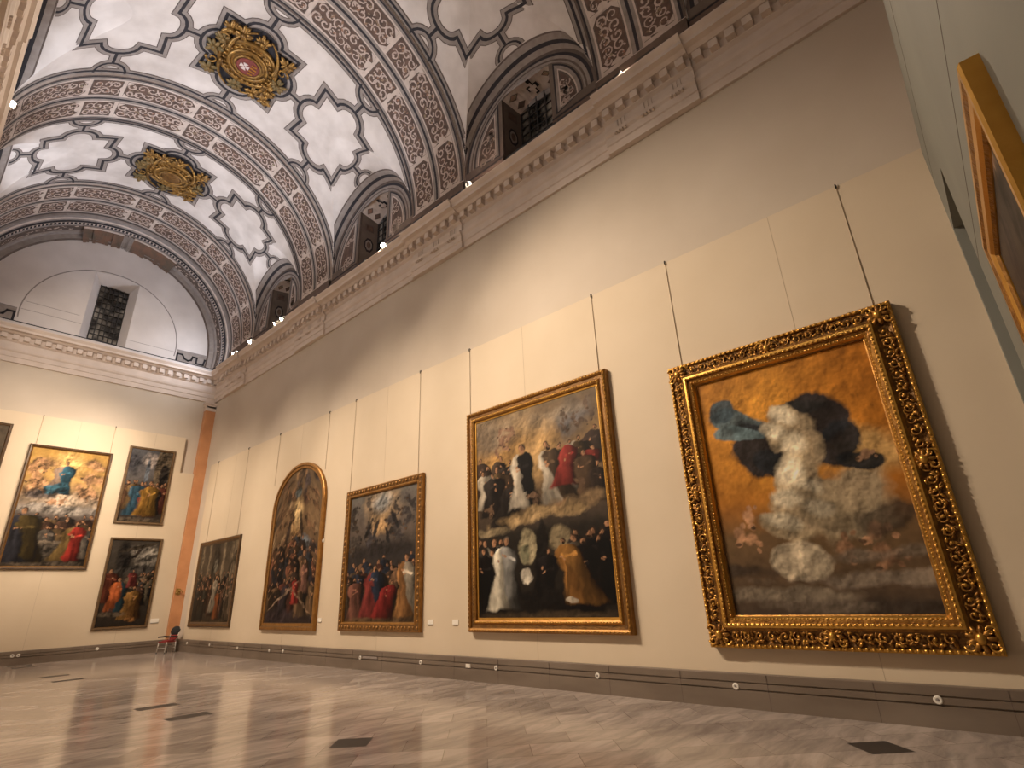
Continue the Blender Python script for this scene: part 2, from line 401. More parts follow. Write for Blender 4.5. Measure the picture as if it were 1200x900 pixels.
for bi, (yc, rl) in enumerate(BAYS):
    e0 = yc - rl - .02; e1 = yc + rl + .02
    lo = [b for a, b in RIBS if b <= yc][-1]; hi = [a for a, b in RIBS if a >= yc][0]
    ky = min(1.0, (hi - lo) / 5.5 * 1.0)
    U = 3.62
    for cu in (0, U, -U): strap(S, vb, star(cu, yc, .98, .98 * ky), LAY, True)
    for sg in (1, -1):
        strap(S, vb, [(sg * 1.6, yc), (sg * 2.02, yc)], LAY)
        strap(S, vb, [(sg * 5.18, yc), (sg * 5.78, yc)], LAY)
    for ye, s in ((lo, 1), (hi, -1)):
        for cu in (0, U, -U):
            strap(S, vb, arc(cu, ye + s * .05, .5, 0, s * 180), LAYS)
            strap(S, vb, [(cu, ye + s * .52), (cu, yc - s * 1.76 * ky)], LAY)
        a = 8.3
        strap(S, vb, [(-a + i * 2 * a / 40, ye + s * .13) for i in range(41)], [(-.16, .16, .007, 1), (-.12, .13, .011, 2), (-.04, .04, .0175, 3)])
    # bands along the edge of the lunette arch, on the intersecting vault
    sl = (18.85 - ZL - rl) / 2.06
    for sg in (1, -1):
        for d0, d1, off, mi in ((0, .46, .006, 1), (.02, .16, .012, 2), (.16, .26, .014, 3), (.26, .42, .012, 2)):
            pa = []; pb = []
            for i in range(41):
                ph = PI * (.06 + .88 * i / 40); yl = yc + rl * math.cos(ph); zz = ZL + rl * math.sin(ph)
                lim = (HW - xgroin(yl, (yc, rl))) * .96
                for lst, d in ((pa, d0), (pb, d1)):
                    d = min(d, lim)
                    lst.append((XC + sg * (HW - d), yl - off * math.cos(ph), zz + sl * d - off * math.sin(ph)))
            vb.strip(pa, pb, mi)
        strap(S, vb, arc(sg * 6.24, yc, .46, 90, 270) if sg > 0 else arc(sg * 6.24, yc, .46, -90, 90), LAYS)

# --- painted ribs standing slightly proud of the vault
def RS(u, y, off=0.0):
    a = PI / 2 + u / R; r = R - RB - off
    return Vector((XC + r * math.cos(a), y, ZS + r * math.sin(a)))
def scrolls(mb, mapf, a0, a1, b0, b1, mi, ml, sp=None, wd=.05):
    hgt = b1 - b0; bc = (b0 + b1) / 2; n = max(1, int(round((a1 - a0) / (hgt * .40)))); d = (a1 - a0) / n
    rr = min(hgt * .23, d * .62)
    for i in range(n):
        c = a0 + (i + .5) * d
        for q in (1, -1):
            cb = bc + q * hgt * .245; st = rnd.uniform(0, 6.28); pts = []; sp2 = 1 if (i + q) % 4 < 2 else -1
            for k in range(10):
                t = k / 9; an = st + sp2 * t * 6.6; r = rr * (1.1 - .85 * t)
                pts.append((min(max(c + r * math.cos(an), a0), a1), min(max(cb + r * math.sin(an), b0 + .02), b1 - .02)))
            w = wd * rnd.uniform(.7, 1.15)
            A = offs(pts, w / 2, False); B = offs(pts, -w / 2, False)
            mb.strip([mapf(u, v, .008) for u, v in A], [mapf(u, v, .008) for u, v in B], mi)
        for k in range(7):
            u = min(max(c + rnd.uniform(-.5, .5) * d, a0 + .04), a1 - .04); v = rnd.uniform(b0 + .05, b1 - .05); l = rnd.uniform(.04, .085); an = rnd.uniform(0, 3.14)
            q = [(u + l * math.cos(an), v + l * math.sin(an)), (u - l * .5 * math.sin(an), v + l * .5 * math.cos(an)), (u - l * math.cos(an), v - l * math.sin(an)), (u + l * .5 * math.sin(an), v - l * .5 * math.cos(an))]
            mb.add([mapf(x, max(b0, min(b1, z)), .011) for x, z in q], [(0, 1, 2, 3)], ml if k % 3 == 0 else mi)
def band(mb, u0, u1, y0, y1, off, mi, n=None):
    n = n or max(2, int((u1 - u0) / .22))
    mb.strip([RS(u0 + (u1 - u0) * i / n, y0, off) for i in range(n + 1)], [RS(u0 + (u1 - u0) * i / n, y1, off) for i in range(n + 1)], mi)
UE = R * PI / 2
for y0, y1 in RIBS[1:]:
    rb = MB(); ym = (y0 + y1) / 2
    # body: soffit with side cheeks and straight stilts
    sec = [(y0, -RB), (y0, 0), (y1, 0), (y1, -RB)]
    for (ya, oa), (yb_, ob) in zip(sec[:-1], sec[1:]):
        n = 80
        A = [RS(-UE + 2 * UE * i / n, ya, oa) for i in range(n + 1)]; B = [RS(-UE + 2 * UE * i / n, yb_, ob) for i in range(n + 1)]
        rb.strip(A, B, 5, False)
    for sg in (1, -1):
        rb.box((XC + sg * (R - RB), y0, ZC), (XC + sg * (R + .1), y1, ZS), 5)
    for ya, yb_, o, mi in ((y0, y0 + .06, .003, 1), (y0 + .06, y0 + .12, .003, 3), (y0 + .12, y0 + .20, .003, 2),
                           (y1 - .20, y1 - .12, .003, 2), (y1 - .12, y1 - .06, .003, 3), (y1 - .06, y1, .003, 1),
                           (ym - .15, ym - .05, .003, 2), (ym - .05, ym + .04, .004, 3), (ym + .04, ym + .15, .003, 2)):
        band(rb, -UE, UE, ya, yb_, o, mi)
    for f0, f1 in ((y0 + .26, ym - .20), (ym + .20, y1 - .26)):
        edges = [-8.45, -6.6, -4.1, -2.98, -.56, .56, 2.98, 4.1, 6.6, 8.45]
        for k, (a, b) in enumerate(zip(edges[:-1], edges[1:])):
            a += .06; b -= .06
            band(rb, a, b, f0, f1, .003, 1); band(rb, a + .035, b - .035, f0 + .035, f1 - .035, .005, 6)
            scrolls(rb, RS, a + .06, b - .06, f0 + .05, f1 - .05, 7, 8)
            # half-round cartouches at the bars
            for e, s in ((a, 1), (b, -1)):
                if b - a > 1.5:
                    fc = (f0 + f1) / 2
                    pts = arc(e - s * .02, fc, .17, -90 * s, 90 * s, 10)
                    ctr = RS(e - s * .02, fc, .02)
                    rb.add([ctr] + [RS(p, q, .02) for p, q in pts], [(0, i, i + 1) for i in range(1, len(pts) - 1)], 5)
                    for v in (f0, f1):
                        sv = 1 if v == f0 else -1
                        q = [(e, v), (e + s * .22, v), (e, v + sv * .2)]
                        rb.add([RS(x, z, .02) for x, z in q], [(0, 1, 2)], 5)
    struct(rb.build('ceiling_rib', CM))

# --- lunettes with windows along both sides, and the base band below the vault
nwin = 2
for bi, (yc, rl) in enumerate(BAYS):
    for sg in (1, -1):
        lb = MB(); X = XC + sg * HW
        PM = lambda a, b, off=0.0, X=X, sg=sg: (X - sg * off, a, b)
        ow = .97; oy0, oy1 = yc - .1 - ow, yc - .1 + ow; oz0 = 14.15
        def top(y, r=rl): return ZL + math.sqrt(max(0, r * r - (y - yc) ** 2))
        r_in = rl - .42
        cols = [yc - rl + (oy0 - yc + rl) * i / 16 for i in range(17)] + [oy0 + (oy1 - oy0) * i / 12 for i in range(1, 13)] + [oy1 + (yc + rl - oy1) * i / 16 for i in range(1, 17)]
        for a, b in zip(cols[:-1], cols[1:]):
            inside = a >= oy0 - 1e-6 and b <= oy1 + 1e-6
            za, zb = (top(a, r_in), top(b, r_in)) if inside else (ZC, ZC)
            lb.add([PM(a, za), PM(b, zb), PM(b, top(b)), PM(a, top(a))], [(0, 1, 2, 3)], 9)
        lb.box((X, oy0, ZC), (X + sg * .9, oy1, oz0), 10)
        # arch mouldings on the wall face
        for r0, r1, o, mi in ((rl - .10, rl, .004, 1), (rl - .20, rl - .10, .005, 3), (rl - .30, rl - .20, .004, 2), (rl - .36, rl - .30, .005, 1), (rl - .42, rl - .36, .004, 2)):
            a0, a1 = 0.0, PI
            A = [PM(yc + r0 * math.cos(PI * i / 48), ZL + r0 * math.sin(PI * i / 48), o) for i in range(49)]
            B = [PM(yc + r1 * math.cos(PI * i / 48), ZL + r1 * math.sin(PI * i / 48), o) for i in range(49)]
            lb.strip(A, B, mi)
        # side panels: nested quarter outlines with scrolls
        for s2 in (1, -1):
            je = oy1 if s2 > 0 else oy0
            def qp(ins):
                r = r_in - .04 - ins; y0 = je + s2 * (.14 + ins); zb = 14.56 + ins
                if abs(y0 - yc) >= r: return None
                ph0 = math.acos(abs(y0 - yc) / r); ph1 = math.asin(min(.99, max(0, (zb - ZL) / r)))
                return [(y0, zb)] + [(yc + s2 * r * math.cos(ph1 + (ph0 - ph1) * i / 12), ZL + r * math.sin(ph1 + (ph0 - ph1) * i / 12)) for i in range(13)]
            for ins, o, mi in ((0, .006, 3), (.06, .008, 2), (.16, .010, 5), (.20, .012, 1), (.26, .014, 6)):
                q = qp(ins)
                if q:
                    lb.add([PM(y, z, o) for y, z in q], [tuple(range(len(q)))], mi)
            q = qp(.30)
            if q:
                ymin, ymax = min(p[0] for p in q), max(p[0] for p in q)
                zt = max(p[1] for p in q); 
                for k in range(26):
                    u = rnd.uniform(ymin, ymax); v = rnd.uniform(14.65, zt)
                    if math.hypot(u - yc, v - ZL) > r_in - .42: continue
                    st = rnd.uniform(0, 6); pts = [(u + (.15 - .012 * t) * math.cos(st + t * .65), v + (.15 - .012 * t) * math.sin(st + t * .65)) for t in range(10)]
                    A = offs(pts, .022, False); B = offs(pts, -.022, False)
                    lb.strip([PM(a, b, .02) for a, b in A], [PM(a, b, .02) for a, b in B], 7)
        # base band
        lb.box((X - sg * .03, yc - rl, ZC), (X + sg * .02, oy0, 14.50), 10); lb.box((X - sg * .03, oy1, ZC), (X + sg * .02, yc + rl, 14.50), 10)
        lb.box((X - sg * .034, yc - rl, 14.40), (X - sg * .03, oy0, 14.46), 3); lb.box((X - sg * .034, oy1, 14.40), (X - sg * .03, yc + rl, 14.46), 3)
        # reveal: jambs and soffit
        D = .88; by0, by1 = oy0 + .12, oy1 - .12; X2 = X + sg * D
        ns = 12
        fr = [(oy0 + (oy1 - oy0) * i / ns) for i in range(ns + 1)]; bk = [(by0 + (by1 - by0) * i / ns) for i in range(ns + 1)]
        zt = lambda y: top(yc + (y - yc) * 1.0, r_in)
        zback = lambda t: 16.72 + .30 * math.sin(PI * t)
        lb.strip([(X, y, zt(y)) for y in fr], [(X2, y, zback(i / ns)) for i, y in enumerate(bk)], 5)
        for je, jb, t in ((oy0, by0, 0), (oy1, by1, 1)):
            lb.add([(X, je, oz0), (X, je, zt(je)), (X2, jb, zback(t)), (X2, jb, oz0)], [(0, 1, 2, 3)], 9)
        # painted cross and lozenges on the soffit, octagon on the jambs
        def SOF(a, b, off=.01): # a across -1..1, b depth 0..1
            y = yc - .1 + a * ow * (1 - b * .12); z = zt(yc - .1 + a * ow) * (1 - b) + zback((a + 1) / 2) * b
            return (X + sg * D * b, y, z - off)
        def poly(mapf, pts, mi, off): lb.add([mapf(a, b, off) for a, b in pts], [tuple(range(len(pts)))], mi)
        def crossp(k): 
            a = .085 * k; b = .26 * k; return [(-a, -b), (a, -b), (a, -a), (b, -a), (b, a), (a, a), (a, b), (-a, b), (-a, a), (-b, a), (-b, -a), (-a, -a)]
        for k, mi, o in ((1.2, 3, .03), (.78, 5, .075)):
            q = crossp(k)
            sc = [(a * .72, .5 + b * 1.15) for a, b in q]
            for rect in ((0, 1, 6, 7), (3, 4, 9, 10)):
                poly(SOF, [sc[i] for i in rect], mi, o)
        for a0 in (-.72, .72):
            for b0, mm in ((.3, 8), (.7, 6)):
                poly(SOF, [(a0 - .2, b0), (a0, b0 - .14), (a0 + .2, b0), (a0, b0 + .14)], 1, .012); poly(SOF, [(a0 - .15, b0), (a0, b0 - .1), (a0 + .15, b0), (a0, b0 + .1)], mm, .016)
        for a0, a1, b0, b1 in ((-1, 1, .0, .06), (-1, 1, .92, 1)): poly(SOF, [(a0 + (a1 - a0) * i / 12, b0) for i in range(13)] + [(a1 - (a1 - a0) * i / 12, b1) for i in range(13)], 4, .008)
        for je, jb, s3 in ((oy0, by0, 1), (oy1, by1, -1)):
            def JM(a, b, off, je=je, jb=jb, s3=s3): return (X + sg * D * a, je + (jb - je) * a + s3 * off, b)
            for k, mi, o in ((1, 3, .006), (.72, 2, .009), (.45, 10, .012)):
                poly(JM, [(.5 + .24 * k * math.cos(PI * (i + .5) / 4), 15.5 + .36 * k * math.sin(PI * (i + .5) / 4)) for i in range(8)], mi, o)
            for zc2 in (14.6, 16.35):
                poly(JM, [(.28, zc2 - .18), (.72, zc2 - .18), (.72, zc2 + .18), (.28, zc2 + .18)], 1, .006); poly(JM, [(.34, zc2 - .12), (.66, zc2 - .12), (.66, zc2 + .12), (.34, zc2 + .12)], 6, .009)
            poly(JM, [(0, oz0), (.1, oz0), (.1, 17), (0, 17)], 1, .006)
        if True:
            ld = struct(lb.build('wall_lunette', CM + ['lunbg', 'dbrown']))
        g = MB(); g.add([(X2, by0, oz0), (X2, by1, oz0), (X2, by1, 17.1), (X2, by0, 17.1)], [(0, 1, 2, 3)], 0)
        wn = struct(g.build('window_%d' % nwin, ['night'])); nwin += 1
        g = MB(); xx = X2 - sg * .06
        for i in range(6): yy = by0 + (by1 - by0) * i / 5; g.box((xx - .02, yy - .022, oz0), (xx + .02, yy + .022, zback(i / 5)))
        for i in range(9): zz = oz0 + .05 + .31 * i; g.box((xx - .018, by0, zz - .018), (xx + .018, by1, zz + .018))
        struct(g.build('window_grille', ['iron'], wn))
struct(vb.build('ceiling', CM))
# vertical backing behind the vault feet
w = MB()
for y0, y1 in [(YB, -2.7)] + RIBS[1:] + [(28.8, LW)]:
    for sg in (1, -1): w.box((XC + sg * (HW - .115), y0, ZC), (XC + sg * (HW + .2), y1, 14.52), 0)
struct(w.build('wall_vault_feet', ['dbrown']))

# --- archivolt round the end lunette
ar = MB()
prof = [(28.80, 5.42, 0), (28.83, 5.30, 2), (29.02, 5.30, 4), (29.06, 5.24, 5), (29.20, 5.24, 2), (29.24, 5.17, 3), (29.42, 5.15, 5), (29.46, 5.10, 4), (29.86, 5.04, 1), (29.90, 4.98, 2), (30.02, 4.94, 4), (30.05, 4.72, 2), (LW - .005, 4.66, 1)]
ZA = 14.55
def AR(y, r, a): return (XC + r * math.cos(a), y, ZA + r * math.sin(a))
a0, a1 = -.14, PI + .14; n = 96
for (ya, ra, m_), (yb_, rb_, mi) in zip(prof[:-1], prof[1:]):
    ar.strip([AR(ya, ra, a0 + (a1 - a0) * i / n) for i in range(n + 1)], [AR(yb_, rb_, a0 + (a1 - a0) * i / n) for i in range(n + 1)], mi)
for i in range(110):   # dark dashes on the pale roll
    a = a0 + (a1 - a0) * (i + .1) / 110; b = a0 + (a1 - a0) * (i + .68) / 110
    ar.add([AR(29.25, 5.158, a), AR(29.41, 5.140, a), AR(29.41, 5.140, b), AR(29.25, 5.158, b)], [(0, 1, 2, 3)], 3)
for i in range(150):   # pale flecks of the worn scroll band
    a = a0 + (a1 - a0) * (i + rnd.random()) / 150; y = rnd.uniform(29.5, 29.8); d = rnd.uniform(.008, .02); l = rnd.uniform(.04, .09); s = rnd.uniform(-.012, .012)
    rr = 5.10 - (y - 29.46) * .15 - .012
    ar.add([AR(y - l, rr, a - s), AR(y, rr, a + d), AR(y + l, rr, a + s), AR(y, rr, a - d)], [(0, 1, 2, 3)], 7)
for aa, bb, mi in ((93, 112, 9), (64, 88, 9), (88, 93, 2)):
    aa, bb = math.radians(aa), math.radians(bb); k = 12
    yy0, yy1 = 29.5, 30.06
    for j in range(k):
        p, q = aa + (bb - aa) * j / k, aa + (bb - aa) * (j + 1) / k; jt = rnd.uniform(-.05, .05)
        ar.add([AR(yy0 + jt, 5.05, p), AR(yy0 + jt, 5.05, q), AR(30.03, 4.74 + jt, q), AR(30.03, 4.74 + jt, p)], [(0, 1, 2, 3)], mi)
        ar.add([AR(30.03, 4.74 + jt, p), AR(30.03, 4.74 + jt, q), AR(30.14, 4.60 + jt, q), AR(30.14, 4.60 + jt, p)], [(0, 1, 2, 3)], mi)
    if mi == 9: ar.tube([AR(29.45, 5.03, aa + (bb - aa) * j / 8) for j in range(9)], .05, 6, 5)
struct(ar.build('trim_4', CM + ['fresco']))

# ------------------------------------------------------------------ gilded medallions at the vault crown
def medallion(yc, detailed, label, ky):
    root = empty('ceiling_medallion', (XC, yc, ZS + R - .02), label, 'medallion', 'gilded medallions along the vault crown')
    # local: x across, y along, z down = -z
    def P(a, b, d): return (a, b, -d - (1 - math.cos(a / R)) * R)
    g = MB(); q = star(0, 0, .86, .86 * ky)
    g.add([P(0, 0, .03)] + [P(a, b, .03) for a, b in q], [(0, i, i % len(q) + 1) for i in range(1, len(q) + 1)], 0)
    g.build('ground', ['navy'], root)
    g = MB()
    # oval strapwork shield frame: rings and scrolls
    k = 1.0
    for rx, ry, d, r in ((.92, .86, .10, .09), (.62, .58, .2, .07), (.43, .41, .26, .05)):
        g.tube([P(rx * math.cos(2 * PI * i / 36), ry * ky * math.sin(2 * PI * i / 36), d) for i in range(37)], r, 8, 0)
    nn = 24
    for (r0, d0), (r1, d1) in zip(((1.0, .05), (.78, .16)), ((.78, .16), (.40, .25))):
        A = [P(r0 * .95 * math.cos(2 * PI * i / nn), r0 * .9 * ky * math.sin(2 * PI * i / nn), d0) for i in range(nn + 1)]
        B = [P(r1 * .95 * math.cos(2 * PI * i / nn), r1 * .9 * ky * math.sin(2 * PI * i / nn), d1) for i in range(nn + 1)]
        g.strip(A, B, 0, True)
    for i in range(26):
        a = 2 * PI * i / 26; g.ell(P(.77 * math.cos(a), .72 * ky * math.sin(a), .2), (.06, .05, .05), 0)
    for sx, sy in ((1, 1), (-1, 1), (1, -1), (-1, -1)):   # horn-like scrolls sweeping out
        pts = [];
        for i in range(14):
            t = i / 13; an = math.radians(20 + 60 * t); r = .85 + .55 * t
            pts.append(P(sx * (r * math.cos(an) * .95), sy * r * math.sin(an) * ky, .22 - .1 * t))
        g.tube(pts, [.07 * (1 - .75 * i / 13) + .012 for i in range(14)], 8, 0)
        pts = [P(sx * (1.0 + (.2 - .013 * i) * math.cos(i * .6)), sy * (.55 + (.2 - .013 * i) * math.sin(i * .6)) * ky, .14) for i in range(13)]
        g.tube(pts, [.05 - .0028 * i for i in range(13)], 7, 0)
    g.build('cartouche', ['emb'], root)
    r2 = random.Random(int(yc * 10))
    def leafs(name, ca, cb, mi, num):
        g = MB()
        for i in range(num):
            an = 2 * PI * i / num + r2.random() * .4; l = r2.uniform(.18, .28); rot = Matrix.Rotation(an, 3, 'Z') @ Matrix.Rotation(r2.uniform(-.5, .1), 3, 'Y')
            g.ell(P(ca + l * .7 * math.cos(an), cb + l * .7 * math.sin(an), .12 + r2.random() * .08), (l * .62, l * .3, .045), 0, 8, 6, rot)
        g.ell(P(ca, cb, .22), .09, 0); g.build(name, [mi], root)
    for a, b, m_ in ((1.02, 1.05, 'emb'), (-1.02, 1.05, 'embd'), (1.02, -1.05, 'emb'), (-1.02, -1.05, 'emb'), (0, 1.22, 'embd'), (0, -1.22, 'emb'), (1.15, 0, 'embd'), (-1.18, .0, 'embd'), (.62, 1.08, 'emb'), (-.62, -1.1, 'emb'), (1.02, .55, 'emb'), (-1.05, -.5, 'embd')):
        leafs('leaf_spray', a * .95, b * .95 * ky, m_, 9)
    if detailed:
        g = MB(); nn = 20
        g.add([P(0, 0, .30)] + [P(.37 * math.cos(2 * PI * i / nn), .35 * math.sin(2 * PI * i / nn), .28) for i in range(nn)], [(0, i, i % nn + 1) for i in range(1, nn + 1)], 0)
        # upper half red with a white flared cross, lower half gold and red pales
        hx = lambda a, b: P(a, b, .31)
        for c, s in ((0, 1), (1, 0), (0, -1), (-1, 0)):
            q = [(.02, .02), (.09, .15), (-.09, .15), (-.02, .02)]
            rot = [(a * s + b * c if s else b * c, b * s if s else a) for a, b in q]
            g.add([hx(-.10 + a, .02 + b) for a, b in rot], [(0, 1, 2, 3)], 1)
        for i in range(4): g.add([hx(.07, -.22 + i * .13), hx(.30 - abs(i - 1.5) * .04, -.22 + i * .13), hx(.30 - abs(i - 1.5) * .04, -.16 + i * .13), hx(.07, -.16 + i * .13)], [(0, 1, 2, 3)], 2)
        o = g.build('shield', ['shred', 'shwhite', 'giltb'], root); o['label'] = 'small red shield with white cross and gold stripes'
    else:
        g = MB(); g.ell(P(0, 0, .26), (.38, .34, .07), 0, 16, 8); g.build('boss', ['giltd'], root)
medallion(15.8, True, 'gilded ceiling medallion with a red and white cross shield, the larger one nearer the viewer', 1.0)
medallion(23.65, False, 'plain dark gold ceiling medallion in the farther bay, nearer the end window', .9)

# ------------------------------------------------------------------ painter for the canvases
def vnoise(h, w, sc, seed, octv=4, asp=1.0):
    rs = np.random.RandomState(seed); out = np.zeros((h, w)); amp = 1; tot = 0
    for o in range(octv):
        gx = max(2, int(sc * 2 ** o)); gy = max(2, int(sc * 2 ** o * asp)); g = rs.rand(gy + 2, gx + 2)
        yy = np.linspace(0, gy, h); xx = np.linspace(0, gx, w); yi = yy.astype(int); xi = xx.astype(int)
        fy = (yy - yi)[:, None]; fx = (xx - xi)[None, :]; fy = fy * fy * (3 - 2 * fy); fx = fx * fx * (3 - 2 * fx)
        a = g[np.ix_(yi, xi)]; b = g[np.ix_(yi, xi + 1)]; c = g[np.ix_(yi + 1, xi)]; d = g[np.ix_(yi + 1, xi + 1)]
        out += amp * ((a * (1 - fx) + b * fx) * (1 - fy) + (c * (1 - fx) + d * fx) * fy); tot += amp; amp *= .5
    return out / tot
class Paint:
    def __init__(s, w, h, seed, base):
        s.w, s.h, s.seed = w, h, seed
        s.im = np.zeros((h, w, 3)) + np.array(base)
        s.X, s.Y = np.meshgrid(np.linspace(0, 1, w), np.linspace(0, 1, h)); s.asp = h / w
        s.n1 = vnoise(h, w, 5, seed, 5, s.asp) - .5; s.n2 = vnoise(h, w, 5, seed + 1, 5, s.asp) - .5; s.n3 = vnoise(h, w, 12, seed + 2, 4, s.asp) - .5
        s.rs = np.random.RandomState(seed + 9)
        s.fold = vnoise(h, w, 22, seed + 4, 3, s.asp * .22) - .5
        b = vnoise(h, w, 7, seed + 5, 5, s.asp); s.emb = np.clip((b - np.roll(np.roll(b, 2, 0), 2, 1)) * 7, -.8, .8)
    def mix(s, a, col):
        a = np.clip(a, 0, 1)[..., None]; s.im = s.im * (1 - a) + np.array(col) * a
    def grad(s, stops):
        ys = [p for p, c in stops]
        for k in range(3): s.im[..., k] = np.interp(s.Y, ys, [c[k] for p, c in stops])
    def blob(s, cx, cy, rx, ry, col, soft=.5, warp=.5, op=1.0, rot=0, tex=.0):
        x = (s.X - cx) ; y = (s.Y - cy) * s.asp; c, q = math.cos(rot), math.sin(rot)
        x, y = x * c + y * q, -x * q + y * c
        d = np.sqrt((x / rx + warp * s.n1 * 1.6) ** 2 + (y / (ry * s.asp) + warp * s.n2 * 1.6) ** 2)
        a = np.clip((1 + soft * .5 - d) / soft, 0, 1) * op
        cc = np.array(col) * (1 + tex * (s.n3[..., None] * 4)) * (1 + s.emb[..., None] * .9)
        a = a[..., None]; s.im = s.im * (1 - a) + np.clip(cc, 0, 1) * a
    def figure(s, cx, top, ht, robe, skin=(.46, .26, .15), hair=(.05, .03, .02), wid=.36, lean=0.0, robe2=None):
        rs = s.rs; hw = ht * s.asp; lean = lean + rs.uniform(-.12, .12); fl = rs.choice((-1, 1)); q = rs.randint(0, s.h)
        n1 = np.roll(s.n1, q, 0); n2 = np.roll(s.n2, q, 1); fo = np.roll(s.fold, q, 1); n3 = np.roll(s.n3, q, 0)
        t = (s.Y - top) / ht + n2 * .05; bx = (s.X - cx - lean * t * hw) / hw + n1 * .09
        prof = np.interp(t, [0.12, .16, .22, .34, .5, .8, 1.0], [.03, .10, .15, .17, .13, .19, .24]) * wid / .36
        e = np.abs(bx) / prof
        a = np.clip((1.05 - e) / .22, 0, 1) * np.clip((t - .12) / .03, 0, 1) * np.clip((1 - t) / .05, 0, 1)
        lit = np.clip(.62 - bx / prof * .55, .08, 1.2) * (.45 + 1.5 * np.clip(fo + .28, 0, .9)) * (1.12 - .45 * np.clip(t, 0, 1))
        cc = np.array(robe)[None, None] * lit[..., None] * 1.25
        if robe2 is not None:
            m2 = np.clip((bx / prof * fl + .9 * (t - .5) + n1 * 1.3 - .05) * 6, 0, 1)[..., None]; cc = cc * (1 - m2) + np.array(robe2)[None, None] * lit[..., None] * 1.25 * m2
        s.im = s.im * (1 - a[..., None]) + np.clip(cc, 0, 1) * a[..., None]
        hx = cx + lean * .06 * hw + rs.uniform(-.02, .02) * hw; tl = rs.uniform(-.012, .012)
        for dx, dy, rx, ry, col in ((0, .055, .052, .058, hair), (-.010 + tl, .070, .036, .046, skin), (.010 + tl, .074, .024, .040, [c * .5 for c in skin]), (0, .105, .030, .022, [c * .45 for c in hair] if rs.rand() < .5 else [c * .8 for c in skin])):
            d = np.sqrt(((s.X - hx - dx * hw) / (rx * hw) + n3 * .5) ** 2 + ((s.Y - top - dy * ht) / (ry * ht) + n1 * .4) ** 2)
            s.mix((1.2 - d) / .45, col)
        for sd in (-1, 1):   # sleeves and hands in varied gestures
            ex, ey = sd * rs.uniform(.05, .14), rs.uniform(.26, .36); gx, gy = fl * rs.uniform(-.02, .13), rs.uniform(.24, .42)
            for k in range(7):
                f = k / 6; x = cx + lean * .25 * hw + (ex * (1 - f) + gx * f) * hw; y = top + (ey * (1 - f) + gy * f) * ht
                d = np.sqrt(((s.X - x) / (.030 * hw * (1.2 - .5 * f))) ** 2 + ((s.Y - y) / (.026 * ht * (1.2 - .5 * f))) ** 2)
                s.mix((1.2 - d) / .6 * .8, skin if k > 4 else [min(1, c * (1.5 - .8 * f)) for c in robe])
    def throng(s, n, x0, x1, y0, y1, h0, h1, pal, wid=.5, lean=.3):
        rs = s.rs; ys = np.sort(rs.uniform(y0, y1, n))
        for k, y in enumerate(ys):
            c = np.array(pal[rs.randint(len(pal))]) * rs.uniform(.6, 1.15); c2 = np.array(pal[rs.randint(len(pal))]) * rs.uniform(.5, 1.2) if rs.rand() < .5 else None
            x = x0 + (x1 - x0) * ((k * .618 + rs.uniform(-.06, .06)) % 1.0)
            s.figure(x, y, rs.uniform(h0, h1), c, wid=wid * rs.uniform(.8, 1.25), lean=rs.uniform(-lean, lean), robe2=c2)
    def putti(s, n, x0, x1, y0, y1, r, col=(.40, .24, .15)):
        rs = s.rs
        for k in range(n):
            x, y = rs.uniform(x0, x1), rs.uniform(y0, y1); a = rs.uniform(0, 3.1); c = np.array(col) * rs.uniform(.55, 1.15)
            for q, (dx, rr) in enumerate(((0, 1.0), (1.1, .62), (-1.0, .5), (-1.5, .38))):
                an = a + q * .5; s.blob(x + dx * r * math.cos(an), y + dx * r * math.sin(an) / s.asp, r * rr * .75, r * rr / s.asp * .62, c * (1.1 if q == 1 else .9), .45, .35, .9, an)
            s.blob(x + 1.45 * r * math.cos(a + .5), y + 1.45 * r * math.sin(a + .5) / s.asp - .2 * r / s.asp, r * .34, r * .2 / s.asp, (.08, .05, .03), .5, .3, .9)
    def done(s, var=.22, gain=.8, con=1.12, warp=.012):
        h, w = s.h, s.w
        wx = vnoise(h, w, 16, s.seed + 20, 3, s.asp) - .5; wy = vnoise(h, w, 16, s.seed + 21, 3, s.asp) - .5
        xi = np.clip(((s.X + wx * warp * 3.2) * (w - 1)).round().astype(int), 0, w - 1); yi = np.clip(((s.Y + wy * warp * 3.2 / s.asp) * (h - 1)).round().astype(int), 0, h - 1)
        im = s.im[yi, xi]
        br = np.repeat((vnoise(h, w, 40, s.seed + 22, 2, s.asp) - .5)[..., None], 3, 2)
        im = im * (1 + var * s.n3[..., None] * 2 + .28 * br)
        return np.clip(np.clip(im, 0, 1) ** con * gain, .003, .9)
